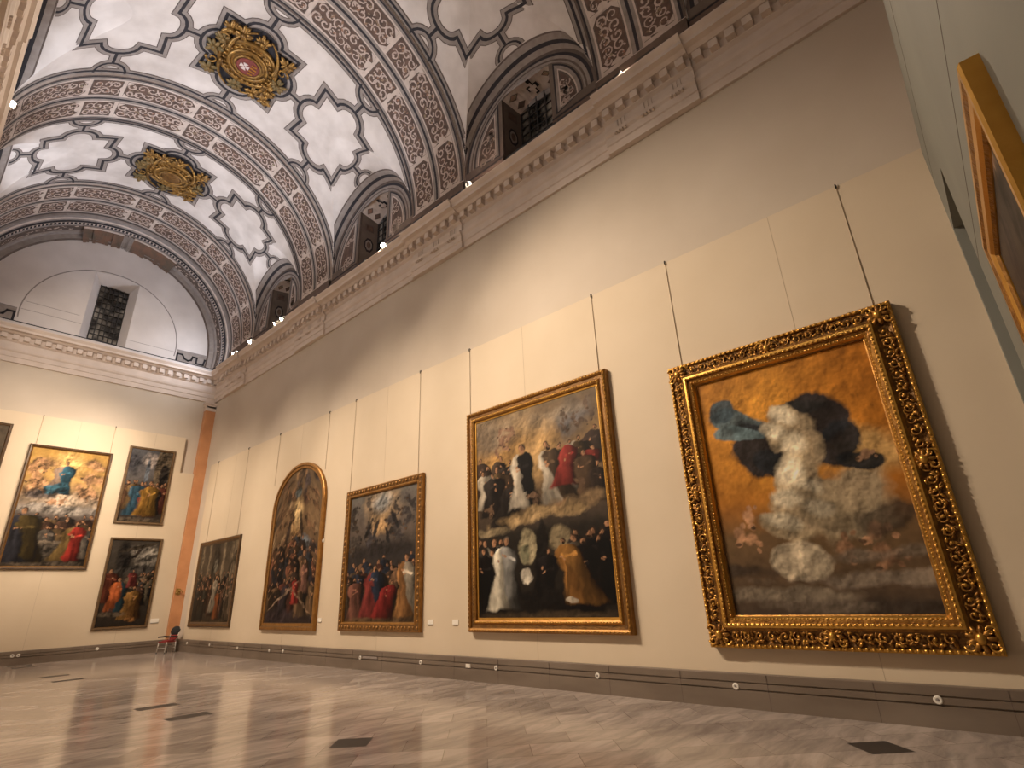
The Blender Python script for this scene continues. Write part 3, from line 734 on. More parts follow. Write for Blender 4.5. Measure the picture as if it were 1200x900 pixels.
def canvas(name, parent, x0, x1, z0, z1, ydepth, im, rough=.38, maskf=None):
    h, w, _ = im.shape
    X, Z = np.meshgrid(np.linspace(x0, x1, w), np.linspace(z1, z0, h))
    if maskf is not None: Z = maskf(X, Z)
    v = np.stack([X, np.full_like(X, ydepth), Z], -1).reshape(-1, 3)
    idx = np.arange(h * w).reshape(h, w)
    fc = np.stack([idx[1:, :-1], idx[1:, 1:], idx[:-1, 1:], idx[:-1, :-1]], -1).reshape(-1, 4)
    me = bpy.data.meshes.new(name); me.from_pydata(v.tolist(), [], fc.tolist())
    ca = me.color_attributes.new('paint', 'FLOAT_COLOR', 'POINT')
    ca.data.foreach_set('color', np.concatenate([im.reshape(-1, 3), np.ones((h * w, 1))], 1).astype(np.float32).ravel())
    m = bpy.data.materials.get('oil paint')
    if m is None:
        m = bpy.data.materials.new('oil paint'); m.use_nodes = True; nt = m.node_tree
        at = nt.nodes.new('ShaderNodeVertexColor'); at.layer_name = 'paint'
        b = nt.nodes['Principled BSDF']; nt.links.new(at.outputs['Color'], b.inputs['Base Color']); b.inputs['Roughness'].default_value = .5; b.inputs['Specular IOR Level'].default_value = .12
        n = nt.nodes.new('ShaderNodeTexNoise'); n.inputs['Scale'].default_value = 60; bp = nt.nodes.new('ShaderNodeBump'); bp.inputs['Strength'].default_value = .15; bp.inputs['Distance'].default_value = .01
        nt.links.new(n.outputs['Fac'], bp.inputs['Height']); nt.links.new(bp.outputs['Normal'], b.inputs['Normal'])
    me.materials.append(m); o = bpy.data.objects.new(name, me); C.objects.link(o); o.parent = parent
    return o

# frame: sweep (inset, depth) profile round a rectangle or round-topped outline, local coords (x right, y into wall, z up)
def outline(wd, ht, ins, spring=None, rise=None, n=24):
    hx = wd / 2 - ins
    if spring is None: return [(-hx, ins), (hx, ins), (hx, ht - ins), (-hx, ht - ins)]
    pts = [(-hx, ins), (hx, ins)]
    for i in range(n + 1):
        a = PI * i / n; pts.append((hx * math.cos(a), spring + (rise - ins) * math.sin(a)))
    return pts
def sweep(mb, wd, ht, prof, mis=None, spring=None, rise=None):
    for k, ((i0, d0), (i1, d1)) in enumerate(zip(prof[:-1], prof[1:])):
        A = outline(wd, ht, i0, spring, rise); B = outline(wd, ht, i1, spring, rise); n = len(A)
        mb.add([(x, -d0, z) for x, z in A] + [(x, -d1, z) for x, z in B], [(j, (j + 1) % n, n + (j + 1) % n, n + j) for j in range(n)], mis[k] if mis else 0)
def beads(mb, wd, ht, ins, dep, sp, r, mi=0, spring=None, rise=None):
    P = outline(wd, ht, ins, spring, rise); n = len(P)
    for i in range(n):
        a = Vector((P[i][0], -dep, P[i][1])); b = Vector((P[(i + 1) % n][0], -dep, P[(i + 1) % n][1])); d = b - a; k = max(1, int(d.length / sp))
        t = d.normalized()
        for j in range(k):
            c = a + d * (j / k)
            rr = (r[0] * abs(t.x) + r[2] * abs(t.z), r[1], r[2] * abs(t.x) + r[0] * abs(t.z)) if isinstance(r, tuple) else r
            mb.ell(c, rr, mi, 6, 4)
def put(name, px, rotz, label, group=None):
    return empty(name, px, label, 'painting', group, rotz)
def corr(y, z, d): k = 1 - d / W; return y * k, 1.85 + (z - 1.85) * k
G1 = 'framed paintings on the long cream wall'; G2 = 'framed paintings on the end wall'; 

# ---- big carved gilt painting
d = .24; yl, zt = corr(4.40, 6.03, d); yr, zb = corr(.50, .85, d)
wd, ht = yl - yr, zt - zb
root = put('framed_painting', (W, (yl + yr) / 2, zb), -PI / 2, 'largest painting, amber sky and pale clouds, in a heavy carved gilt frame', G1)
fm = MB()
sweep(fm, wd, ht, [(0, 0), (0, .15), (.02, .17), (.05, .17), (.07, .14), (.12, .13), (.20, .15), (.27, .20), (.31, .235), (.345, .24), (.37, .225), (.38, .19), (.42, .185), (.45, .15), (.47, .11), (.49, .10), (.49, .06)],
      [0, 1, 1, 0, 2, 2, 2, 0, 1, 1, 0, 0, 1, 1, 0, 0])
beads(fm, wd, ht, .035, .175, .085, (.032, .02, .028), 1)
beads(fm, wd, ht, .358, .235, .075, (.03, .022, .022), 1)
beads(fm, wd, ht, .435, .17, .055, (.02, .016, .018), 1)
fm.build('frame', ['gilt', 'giltb', 'giltd'], root)
def carve_side(mb, p, q, r3, n):
    p, q = Vector(p), Vector(q); t = (q - p).normalized(); s = Vector((-t.z, 0, t.x)); ln = (q - p).length; d = ln / n
    for i in range(n):
        c = p + t * (d * (i + .5)); sd = 1 if i % 2 else -1
        pts = []; rs = []
        for k in range(15):
            a = k * .62; rr = .082 * (1 - k / 17)
            pts.append(c + t * (rr * math.cos(a) - .02) + s * sd * (rr * math.sin(a)) + Vector((0, -.02 - .0026 * k, 0))); rs.append(.020 - .0007 * k)
        mb.tube(pts, rs, 6, 0)
        mb.ell(c + Vector((0, -.06, 0)), (.026, .022, .026), 1, 7, 5)
        for k in range(9):
            a = r3.uniform(-1.5, 1.5); base = c + t * d * r3.uniform(-.5, .5) + s * r3.choice((-1, 1)) * r3.uniform(.03, .09)
            rot = Matrix.Rotation(-math.atan2(t.z, t.x) - a, 3, 'Y')
            mb.ell(base + Vector((0, -.015 - r3.random() * .025, 0)), (.05, .022, .02), 0 if k % 3 else 1, 6, 4, rot)
r3 = random.Random(4); hx = wd / 2; o_ = .185
for name, p, q, nn in (('carved_border', (-hx + .4, -.14, o_), (hx - .4, -.14, o_), 16), ('carved_border', (hx - o_, -.14, .4), (hx - o_, -.14, ht - .4), 24),
                       ('carved_border', (hx - .4, -.14, ht - o_), (-hx + .4, -.14, ht - o_), 16), ('carved_border', (-hx + o_, -.14, ht - .4), (-hx + o_, -.14, .4), 24)):
    g = MB(); carve_side(g, p, q, r3, nn); g.build(name, ['gilt', 'giltb'], root)
def cartouche(cx, cz, sc):
    g = MB()
    for i in range(9):
        a = 2 * PI * i / 9; rot = Matrix.Rotation(-a, 3, 'Y')
        g.ell((cx + .13 * sc * math.cos(a), -.19, cz + .13 * sc * math.sin(a)), (.11 * sc, .035, .05 * sc), 0, 8, 6, rot)
    for s1 in (1, -1):
        for s2 in (1, -1):
            pts = [(cx + s1 * (.16 + (.1 - .008 * k) * math.cos(k * .6)) * sc, -.19 - .003 * k, cz + s2 * (.12 + (.1 - .008 * k) * math.sin(k * .6)) * sc) for k in range(12)]
            g.tube(pts, [.026 * sc - .0012 * k for k in range(12)], 6, 1)
    g.ell((cx, -.22, cz), (.08 * sc, .05, .10 * sc), 1, 10, 8); return g
for cx, cz in ((-hx + .2, .2), (hx - .2, .2), (-hx + .2, ht - .2), (hx - .2, ht - .2)): cartouche(cx, cz, .74).build('corner_ornament', ['gilt', 'giltb'], root)
for cx, cz in ((0, .2), (0, ht - .2), (-hx + .2, ht * .5), (hx - .2, ht * .5)): cartouche(cx, cz, .66).build('centre_ornament', ['gilt', 'giltb'], root)
p = Paint(240, 330, 11, (.3, .14, .03)); p.grad([(0, (.34, .135, .022)), (.3, (.52, .21, .03)), (.55, (.44, .175, .028)), (.70, (.17, .105, .05)), (1, (.075, .055, .042))])
p.blob(.40, .2, .40, .26, (.70, .33, .05), 1.4, .5, .8); p.blob(.9, .15, .25, .25, (.46, .175, .022), 1.2, .5, .8)
p.blob(.86, .44, .22, .09, (.56, .37, .15), .8, .9, .85); p.blob(.70, .60, .27, .12, (.36, .29, .19), .5, 1.0, .95)
DK = (.020, .022, .027)
for cx, cy, rx, ry, c, ro in ((.22, .22, .17, .045, (.10, .15, .17), .35), (.14, .17, .08, .05, (.06, .09, .11), .9), (.30, .33, .14, .10, DK, .8), (.38, .41, .12, .05, DK, .5), (.20, .27, .14, .03, (.13, .19, .21), .2),
                          (.68, .26, .13, .09, DK, 1.0), (.72, .37, .10, .09, DK, 1.2), (.80, .46, .14, .035, (.025, .028, .033), .2), (.60, .21, .12, .03, (.03, .028, .028), .1)): p.blob(cx, cy, rx, ry, c, .22, .75, .97, ro, .3)
for cx, cy, rx, ry, k in ((.52, .26, .12, .075, .95), (.44, .31, .10, .06, 1.0), (.53, .38, .11, .09, .9), (.48, .47, .12, .09, 1.0), (.55, .55, .12, .07, .85), (.44, .58, .13, .08, .95), (.40, .68, .16, .055, .85), (.60, .64, .14, .06, .62)):
    p.blob(cx, cy, rx, ry, (.42 * k, .33 * k, .21 * k), .22, .85, .95, .3, .3); p.blob(cx - .03, cy - .025, rx * .62, ry * .55, (.74 * k, .65 * k, .48 * k), .6, .9, .9, .3, .2)
p.blob(.42, .81, .15, .075, (.50, .42, .30), .18, .35, .95, 0, .25)
p.putti(3, .10, .22, .60, .72, .05, (.48, .27, .15)); p.putti(4, .62, .86, .62, .82, .058, (.50, .28, .16)); p.putti(1, .84, .86, .43, .45, .035, (.42, .25, .15))
p.blob(.9, .68, .16, .05, (.05, .038, .028), .5, 1, .8)
for cx, cy, rx, c in ((.25, .93, .4, (.24, .20, .15)), (.75, .88, .35, (.27, .22, .17)), (.12, .84, .2, (.05, .038, .03)), (.8, .97, .4, (.05, .04, .032)), (.45, .97, .3, (.16, .13, .10)), (.75, .80, .2, (.20, .16, .12))): p.blob(cx, cy, rx, .025, c, .6, 1.4, .75)
canvas('canvas', root, -hx + .47, hx - .47, .47, ht - .47, -.075, p.done(.3, .86, 1.05, .006))

# ---- tall two-tier crowd painting
d = .18; yl, zt = corr(10.40, 6.50, d); yr, zb = corr(5.87, 1.01, d); wd, ht = yl - yr, zt - zb; hx = wd / 2
root = put('framed_painting', (W, (yl + yr) / 2, zb), -PI / 2, 'large rectangular painting in plain gilt moulding, two dark tiers of robed figures', G1)
fm = MB(); sweep(fm, wd, ht, [(0, 0), (0, .12), (.03, .15), (.06, .16), (.09, .14), (.10, .11), (.17, .10), (.20, .13), (.23, .14), (.26, .12), (.27, .08), (.31, .075), (.31, .05)], [0, 0, 1, 0, 0, 2, 0, 1, 0, 0, 1, 0])
beads(fm, wd, ht, .215, .142, .07, (.028, .016, .016), 1); beads(fm, wd, ht, .045, .158, .09, (.036, .014, .018), 0)
fm.build('frame', ['giltm', 'giltb', 'giltd'], root)
p = Paint(250, 320, 23, (.08, .055, .035)); p.grad([(0, (.22, .16, .10)), (.2, (.30, .20, .10)), (.42, (.16, .11, .065)), (.56, (.08, .06, .045)), (.62, (.03, .025, .02)), (1, (.025, .02, .016))])
p.blob(.3, .2, .3, .14, (.40, .24, .09), 1.1, 1.2, .8, 0, .4); p.blob(.78, .12, .2, .08, (.10, .10, .11), 1, 1.2, .9, 0, .4); p.blob(.15, .10, .18, .07, (.20, .17, .14), 1, 1.2, .7); p.blob(.5, .08, .3, .05, (.30, .24, .17), 1, 1.3, .7)
p.blob(.5, .25, .14, .14, (.46, .31, .15), .9, 1.0, .8); p.putti(7, .05, .35, .08, .2, .03, (.25, .15, .10)); p.putti(6, .7, .95, .06, .18, .03, (.16, .11, .08))
wh, bk, br_, rd = (.52, .46, .37), (.016, .013, .013), (.11, .07, .042), (.26, .045, .035)
PB = [br_, (.07, .05, .035), (.15, .10, .05), wh, (.09, .06, .045), (.05, .04, .035)]
p.throng(9, .02, .38, .20, .36, .18, .25, PB, .75, .5); p.throng(9, .62, .98, .18, .36, .18, .25, PB + [rd], .75, .5)
p.figure(.40, .19, .33, bk, robe2=wh, wid=.5); p.figure(.60, .20, .31, (.12, .08, .05), robe2=wh, wid=.55, lean=.2); p.figure(.78, .22, .22, (.30, .05, .04), wid=.6, lean=-.3)
p.putti(5, .1, .9, .42, .5, .03, (.22, .14, .09))
p.blob(.48, .55, .30, .035, (.42, .30, .16), .5, 1.2, .95, 0, .3); p.blob(.85, .52, .2, .03, (.20, .14, .08), .6, 1.2, .9); p.blob(.12, .60, .16, .02, (.30, .24, .15), .6, .8, .8)
p.blob(.42, .69, .07, .085, (.36, .31, .20), .2, .2, .95, 0, .3); p.blob(.66, .67, .08, .06, (.26, .21, .13), .3, .3, .85); p.blob(.53, .72, .045, .14, (.018, .015, .013), .2, .1, 1); p.blob(.40, .72, .03, .05, (.20, .20, .13), .4, .4, .8)
p.throng(6, .02, .22, .62, .68, .28, .34, [bk, bk, (.04, .035, .03), wh], .5, .15); p.throng(8, .72, .99, .60, .68, .26, .34, [bk, bk, (.03, .025, .022), (.10, .08, .06)], .55, .2)
p.figure(.24, .63, .34, (.46, .45, .42), (.42, .24, .14), (.18, .14, .11), wid=.55, robe2=(.62, .57, .46)); p.figure(.67, .66, .29, (.42, .22, .065), wid=.62, lean=.5, robe2=(.34, .17, .05)); p.figure(.58, .70, .26, bk, wid=.6, lean=-.3)
p.blob(.40, .82, .045, .03, (.50, .46, .38), .3, .3, .9); p.blob(.48, .93, .2, .06, (.014, .012, .011), .5, .4, 1); p.blob(.72, .93, .04, .012, (.45, .40, .32), .3, .3, .9); p.blob(.5, .995, .5, .02, (.09, .065, .04), .8, .6, .8)
canvas('canvas', root, -hx + .30, hx - .30, .30, ht - .30, -.06, p.done(.35))

# ---- crowd under a dark angelic sky
d = .13; yl, zt = corr(16.22, 5.21, d); yr, zb = corr(12.24, .975, d); wd, ht = yl - yr, zt - zb; hx = wd / 2
root = put('framed_painting', (W, (yl + yr) / 2, zb), -PI / 2, 'painting in a notched brown-gold frame, glowing sky above a crowd in red and white', G1)
fm = MB(); sweep(fm, wd, ht, [(0, 0), (0, .10), (.03, .12), (.17, .10), (.20, .12), (.23, .11), (.25, .06), (.25, .04)], [0, 0, 1, 0, 0, 0, 0]); beads(fm, wd, ht, .10, .112, .16, (.045, .02, .05), 0)
fm.build('frame', ['giltm', 'giltd'], root)
p = Paint(160, 200, 37, (.07, .06, .055)); p.grad([(0, (.17, .16, .15)), (.3, (.16, .13, .11)), (.5, (.05, .045, .045)), (1, (.05, .035, .025))])
p.blob(.5, .14, .24, .16, (.42, .30, .18), .9, .7, .9); p.blob(.5, .09, .13, .07, (.33, .36, .38), .9, .6, .8); p.blob(.5, .28, .1, .06, (.52, .34, .17), 1, .5, .8)
p.putti(16, .02, .34, .08, .44, .05, (.10, .085, .075)); p.putti(16, .62, .98, .08, .44, .05, (.09, .08, .08)); p.putti(8, .3, .7, .34, .50, .045, (.06, .055, .06))
for cx, cy, ro in ((.3, .30, -1.0), (.7, .26, 1.1), (.6, .38, 1.2), (.42, .28, -1.2)): p.blob(cx, cy, .11, .02, (.022, .022, .026), .4, .8, .95, ro)
p.blob(.5, .47, .5, .05, (.03, .026, .026), .7, .9, .85)
p.throng(22, .02, .98, .50, .62, .26, .36, [(.06, .04, .03), (.13, .055, .04), (.035, .045, .07), (.10, .07, .045), (.20, .12, .07)], .6, .25)
p.figure(.14, .66, .33, (.24, .11, .08), wid=.6, lean=.2); p.figure(.44, .58, .40, (.035, .05, .085), wid=.75, robe2=(.24, .05, .045)); p.figure(.68, .70, .28, (.24, .03, .028), wid=.8, lean=-.4)
p.figure(.87, .52, .46, (.60, .52, .41), wid=.5, robe2=(.38, .20, .08)); p.blob(.5, .985, .6, .02, (.14, .09, .05), .8, .5, .8)
canvas('canvas', root, -hx + .24, hx - .24, .24, ht - .24, -.05, p.done(.3))

# ---- arched painting
d = .12; yl, zt = corr(21.56, 6.83, d); yr, zb = corr(17.64, .95, d); wd, ht = yl - yr, zt - zb; hx = wd / 2; sp_, ri_ = ht - 1.62, 1.62
root = put('framed_painting', (W, (yl + yr) / 2, zb), -PI / 2, 'round-topped painting in an arched gold-brown frame, dense dark crowd below a pale light', G1)
fm = MB(); sweep(fm, wd, ht, [(0, 0), (0, .10), (.03, .12), (.10, .12), (.14, .09), (.22, .08), (.24, .04)], [0, 0, 0, 1, 0, 1], sp_, ri_); fm.build('frame', ['giltm', 'giltd'], root)
p = Paint(110, 170, 51, (.07, .045, .03)); p.grad([(0, (.17, .12, .075)), (.3, (.24, .16, .09)), (.5, (.14, .09, .055)), (.75, (.06, .04, .03)), (1, (.05, .035, .03))])
for i in range(46):
    p.blob(p.rs.rand(), p.rs.rand() * .95, .05 + .05 * p.rs.rand(), .02 + .03 * p.rs.rand(), [(.04, .03, .025), (.24, .15, .08), (.10, .05, .03), (.28, .20, .12), (.06, .05, .06)][i % 5], .6, .9, .8, p.rs.rand() * 3, .5)
p.blob(.50, .33, .10, .12, (.52, .38, .20), .8, .5, .9); p.blob(.48, .46, .07, .10, (.36, .22, .10), .8, .6, .8); p.blob(.34, .42, .035, .13, (.05, .035, .03), .4, .4, .9, .25); p.blob(.62, .42, .03, .15, (.05, .035, .03), .4, .4, .9, -.3)
p.blob(.75, .5, .12, .04, (.13, .16, .19), .7, .7, .8)
p.putti(24, .1, .9, .06, .42, .05, (.22, .13, .075)); p.blob(.48, .17, .06, .035, (.10, .13, .14), .5, .6, .9); p.blob(.50, .30, .06, .09, (.62, .46, .25), .7, .5, .8)
p.throng(26, .02, .98, .42, .62, .2, .28, [(.05, .035, .03), (.13, .07, .04), (.04, .045, .055), (.16, .10, .06), (.22, .10, .06)], .6, .4)
p.throng(16, .04, .96, .64, .76, .2, .26, [(.06, .04, .03), (.17, .065, .045), (.22, .14, .08), (.05, .04, .05)], .65, .45)
p.figure(.58, .72, .17, (.45, .055, .045), wid=.6, lean=.3); p.figure(.76, .62, .2, (.30, .16, .12), wid=.5); p.blob(.3, .97, .5, .05, (.05, .035, .04), .7, .8, .9); p.blob(.35, .83, .3, .008, (.30, .22, .16), .5, .3, .8, -.4); p.blob(.72, .86, .26, .008, (.26, .18, .12), .5, .3, .8, .5)
# the grid follows the arched opening
xi = hx - .22
def arched(X, Z, lo=.22, top=ht - .22):
    zt_ = sp_ + (ri_ - .22) * np.sqrt(np.clip(1 - (X / xi) ** 2, 0, 1)); t = (Z - lo) / (top - lo); return lo + t * (zt_ - lo)
canvas('canvas', root, -xi, xi, .22, ht - .22, -.05, p.done(.35), maskf=arched)

# ---- dark painting by the corner
d = .10; yl, zt = corr(28.78, 4.63, d); yr, zb = corr(24.32, 1.0, d); wd, ht = yl - yr, zt - zb; hx = wd / 2
root = put('framed_painting', (W, (yl + yr) / 2, zb), -PI / 2, 'dim brown painting of a columned hall and crowd, nearest the orange pilaster', G1)
fm = MB(); sweep(fm, wd, ht, [(0, 0), (0, .07), (.04, .09), (.12, .08), (.18, .05), (.20, .03)], [0, 0, 1, 0, 0]); fm.build('frame', ['darkframe', 'giltd'], root)
p = Paint(110, 90, 61, (.10, .08, .055)); p.grad([(0, (.09, .07, .05)), (.5, (.12, .095, .065)), (1, (.07, .05, .035))])
for cx in (.08, .28, .66, .86, .95): p.blob(cx, .25, .035, .4, (.20, .16, .11), .5, .1, .9)
p.blob(.47, .3, .1, .3, (.05, .04, .03), .5, .2, .9); p.blob(.48, .30, .05, .09, (.26, .24, .19), .5, .4, .8)
p.throng(30, .02, .98, .34, .56, .34, .48, [(.17, .125, .085), (.07, .06, .05), (.20, .15, .10), (.13, .07, .045), (.05, .045, .035)], .45, .3)
p.figure(.55, .42, .46, (.40, .35, .27), wid=.45); p.figure(.64, .60, .36, (.32, .12, .045), wid=.5); p.blob(.5, .985, .6, .02, (.06, .045, .03), .6, .4, 1)
canvas('canvas', root, -hx + .18, hx - .18, .18, ht - .18, -.03, p.done(.35))

# ---- end wall paintings
def corrx(x, z, d): k = 1 - d / L; return x * k, 1.85 + (z - 1.85) * k
x0, zt = corrx(2.88, 8.60, .12); x1, zb = corrx(5.85, 3.50, .12); wd, ht = x1 - x0, zt - zb; hx = wd / 2
root = put('framed_painting', ((x0 + x1) / 2, L, zb), 0, 'tall end-wall painting, golden sky and blue robed figure above a dark crowd', G2)
fm = MB(); sweep(fm, wd, ht, [(0, 0), (0, .07), (.03, .10), (.08, .09), (.11, .06), (.14, .03)], [0, 0, 0, 1, 1]); fm.build('frame', ['darkframe', 'giltd'], root)
p = Paint(105, 180, 71, (.3, .2, .1)); p.grad([(0, (.50, .31, .09)), (.25, (.56, .36, .13)), (.42, (.38, .28, .18)), (.52, (.25, .22, .20)), (.62, (.08, .06, .05)), (1, (.05, .04, .03))])
p.blob(.5, .14, .18, .12, (.68, .48, .20), .9, .4, .9)
for cx, cy in ((.12, .2), (.2, .3), (.86, .24), (.8, .36), (.12, .38), (.9, .4), (.25, .12), (.85, .12)): p.blob(cx, cy, .13, .05, (.36, .21, .12), .7, 1, .85, .3, .7)
p.blob(.5, .44, .5, .06, (.44, .36, .28), .9, 1.1, .9, 0, .3); p.blob(.22, .41, .2, .035, (.12, .10, .10), .7, .9, .8)
p.figure(.5, .10, .30, (.05, .16, .23), wid=.62, robe2=(.30, .22, .17), lean=-.15); p.blob(.42, .35, .2, .045, (.05, .15, .21), .35, .8, .95, -.25, .5)
p.blob(.5, .52, .5, .03, (.36, .33, .30), .8, 1.1, .8)
p.putti(12, .03, .30, .10, .40, .045, (.44, .26, .14)); p.putti(10, .72, .97, .12, .42, .045, (.38, .23, .13)); p.putti(3, .35, .65, .45, .49, .05, (.42, .25, .15))
p.blob(.5, .53, .5, .035, (.30, .27, .24), .8, 1.1, .8)
p.throng(14, .05, .95, .54, .66, .26, .34, [(.05, .05, .06), (.18, .12, .06), (.11, .06, .04), (.22, .19, .16), (.06, .045, .035)], .6, .3)
p.blob(.5, .87, .27, .08, (.085, .072, .058), .12, .05, 1); p.blob(.5, .80, .27, .012, (.19, .155, .12), .3, .05, 1); p.blob(.5, .975, .6, .02, (.10, .08, .06), .5, .4, .9)
p.figure(.13, .52, .46, (.10, .072, .025), wid=.6, robe2=(.035, .035, .045), lean=.15); p.figure(.82, .62, .34, (.46, .055, .04), wid=.6, robe2=(.18, .12, .045), lean=-.2)
canvas('canvas', root, -hx + .12, hx - .12, .12, ht - .12, -.03, p.done(.3))

x0, zt = corrx(6.44, 9.10, .1); x1, zb = corrx(8.40, 5.50, .1); wd, ht = x1 - x0, zt - zb; hx = wd / 2
root = put('framed_painting', ((x0 + x1) / 2, L, zb), 0, 'upper of the two small end-wall paintings, figures in blue, pink and ochre embracing', G2)
fm = MB(); sweep(fm, wd, ht, [(0, 0), (0, .06), (.03, .08), (.09, .07), (.11, .03)], [0, 0, 0, 1]); fm.build('frame', ['bronzeframe', 'giltd'], root)
p = Paint(80, 140, 81, (.1, .1, .1)); p.grad([(0, (.12, .12, .13)), (.35, (.16, .15, .15)), (.55, (.08, .07, .06)), (1, (.04, .03, .025))])
p.blob(.5, .16, .18, .09, (.38, .33, .30), .9, 1, .8); p.blob(.1, .2, .2, .14, (.05, .05, .06), .7, .9, .9); p.blob(.46, .4, .05, .28, (.13, .15, .18), .2, .05, .9); p.blob(.82, .3, .2, .4, (.14, .11, .075), .15, .05, .95); p.blob(.87, .34, .11, .16, (.03, .025, .022), .2, .1, 1)
p.throng(10, .02, .98, .42, .50, .34, .42, [(.10, .06, .04), (.06, .05, .05), (.18, .10, .06), (.14, .10, .07)], .5, .25)
for cx, tp, h_, c1 in ((.1, .46, .4, (.16, .09, .05)), (.2, .44, .4, (.20, .13, .06)), (.9, .46, .42, (.20, .07, .05)), (.78, .50, .4, (.05, .045, .04))): p.figure(cx, tp, h_, c1, wid=.45)
p.figure(.40, .45, .48, (.05, .11, .16), wid=.75, robe2=(.40, .13, .11)); p.figure(.64, .45, .48, (.40, .24, .06), wid=.6, robe2=(.34, .19, .045)); p.blob(.45, .97, .6, .03, (.10, .08, .06), .6, .3, .9)
canvas('canvas', root, -hx + .10, hx - .10, .10, ht - .10, -.03, p.done(.3))

x0, zt = corrx(6.48, 4.88, .1); x1, zb = corrx(8.56, 1.05, .1); wd, ht = x1 - x0, zt - zb; hx = wd / 2
root = put('framed_painting', ((x0 + x1) / 2, L, zb), 0, 'lower of the two small end-wall paintings, dark stable scene with an ochre robe', G2)
fm = MB(); sweep(fm, wd, ht, [(0, 0), (0, .06), (.03, .08), (.09, .07), (.11, .03)], [0, 0, 0, 1]); fm.build('frame', ['bronzeframe', 'giltd'], root)
p = Paint(80, 140, 91, (.06, .05, .04)); p.grad([(0, (.07, .06, .05)), (.3, (.07, .06, .05)), (1, (.035, .028, .022))])
p.blob(.75, .2, .3, .13, (.27, .25, .22), .8, .9, .9, 0, .4); p.blob(.3, .22, .14, .2, (.025, .022, .02), .4, .2, 1); p.blob(.6, .08, .4, .02, (.05, .04, .03), .3, .2, 1, -.25); p.blob(.55, .16, .16, .018, (.04, .03, .025), .3, .2, 1, -.9); p.blob(.7, .36, .5, .05, (.06, .055, .05), .5, .6, 1)
p.throng(16, .42, .98, .36, .54, .24, .32, [(.12, .10, .07), (.05, .045, .045), (.17, .13, .09), (.08, .05, .04)], .55, .35)
for cx, tp, h_, c1, c2 in ((.12, .34, .4, (.16, .05, .03), None), (.3, .44, .4, (.46, .14, .05), (.06, .12, .15)), (.55, .36, .2, (.20, .05, .045), None), (.66, .55, .38, (.32, .18, .06), (.27, .14, .045))): p.figure(cx, tp, h_, c1, wid=.62, robe2=c2)
p.blob(.66, .93, .1, .03, (.34, .17, .06), .5, .4, .9); p.blob(.25, .86, .3, .025, (.12, .095, .07), .5, .4, .8)
canvas('canvas', root, -hx + .10, hx - .10, .10, ht - .10, -.03, p.done(.3))

x0, x1 = -.55, 2.17; zt, zb = 9.28, 5.3; wd, ht = x1 - x0, zt - zb; hx = wd / 2
root = put('framed_painting', ((x0 + x1) / 2, L, zb), 0, 'painting on the end wall cut off by the left edge of the view', G2)
fm = MB(); sweep(fm, wd, ht, [(0, 0), (0, .06), (.03, .08), (.09, .07), (.11, .03)], [0, 0, 0, 1]); fm.build('frame', ['darkframe', 'giltd'], root)
p = Paint(90, 120, 97, (.12, .09, .06)); p.grad([(0, (.14, .11, .08)), (1, (.05, .04, .03))])
for i in range(14): p.blob(p.rs.rand(), p.rs.rand(), .16, .06, [(.40, .28, .19), (.08, .06, .05), (.28, .18, .10)][i % 3], .6, 1, .85, p.rs.rand() * 3, .5)
for i in range(5): p.figure(.1 + .2 * i, .45, .5, [(.25, .10, .06), (.08, .10, .12), (.30, .22, .12)][i % 3], wid=.45)
canvas('canvas', root, -hx + .10, hx - .10, .10, ht - .10, -.03, p.done(.3))

# ------------------------------------------------------------------ grey-green partition at the right with a tall opening
w = MB(); y0, y1 = YP - .75, YP; ox0, ox1, oz = 7.85, 9.6, 6.72
w.box((XL, y0, 0), (ox0, y1, PT - .12), 0); w.box((ox1, y0, 0), (W, y1, PT - .12), 0); w.box((ox0, y0, oz), (ox1, y1, PT - .12), 0)
for z in (2.6, 5.3): w.box((XL, y1, z - .006), (ox0, y1 + .002, z + .006), 1)
w.box((XL, y1, PT - .75), (ox1, y1 + .002, PT - .738), 1)
w.box((ox0 - .2, y0 - .9, 0), (ox1 + .2, y0 - .8, oz + .3), 0)
struct(w.build('wall_partition', ['part', 'taupe']))

# gilt framed painting hanging on the partition
d = .10; wd, ht = 2.36, 3.35; xa, xb = 3.28, 5.64; ztop = 4.46; hx = wd / 2
root = put('framed_painting', ((xa + xb) / 2, YP, ztop - ht), PI, 'painting in a bright gold frame seen edge-on, on the grey-green partition')
fm = MB(); sweep(fm, wd, ht, [(0, 0), (0, .085), (.015, .10), (.06, .10), (.09, .085), (.15, .075), (.18, .085), (.21, .065), (.23, .045), (.23, .03)], [0, 0, 0, 1, 0, 0, 0, 1, 0])
fm.build('frame', ['giltb', 'gilt'], root)
p = Paint(90, 120, 103, (.06, .05, .045)); p.grad([(0, (.10, .08, .07)), (1, (.05, .04, .035))])
for i in range(12): p.blob(p.rs.rand(), p.rs.rand(), .08, .12, [(.40, .28, .20), (.05, .04, .04), (.30, .20, .14)][i % 3], .5, 1, .85, p.rs.rand() * 3, .4)
for i in range(4): p.figure(.15 + .22 * i, .3 + .05 * (i % 2), .6, [(.42, .30, .22), (.10, .07, .06)][i % 2], wid=.5)
canvas('canvas', root, -hx + .22, hx - .22, .22, ht - .22, -.035, p.done(.3))

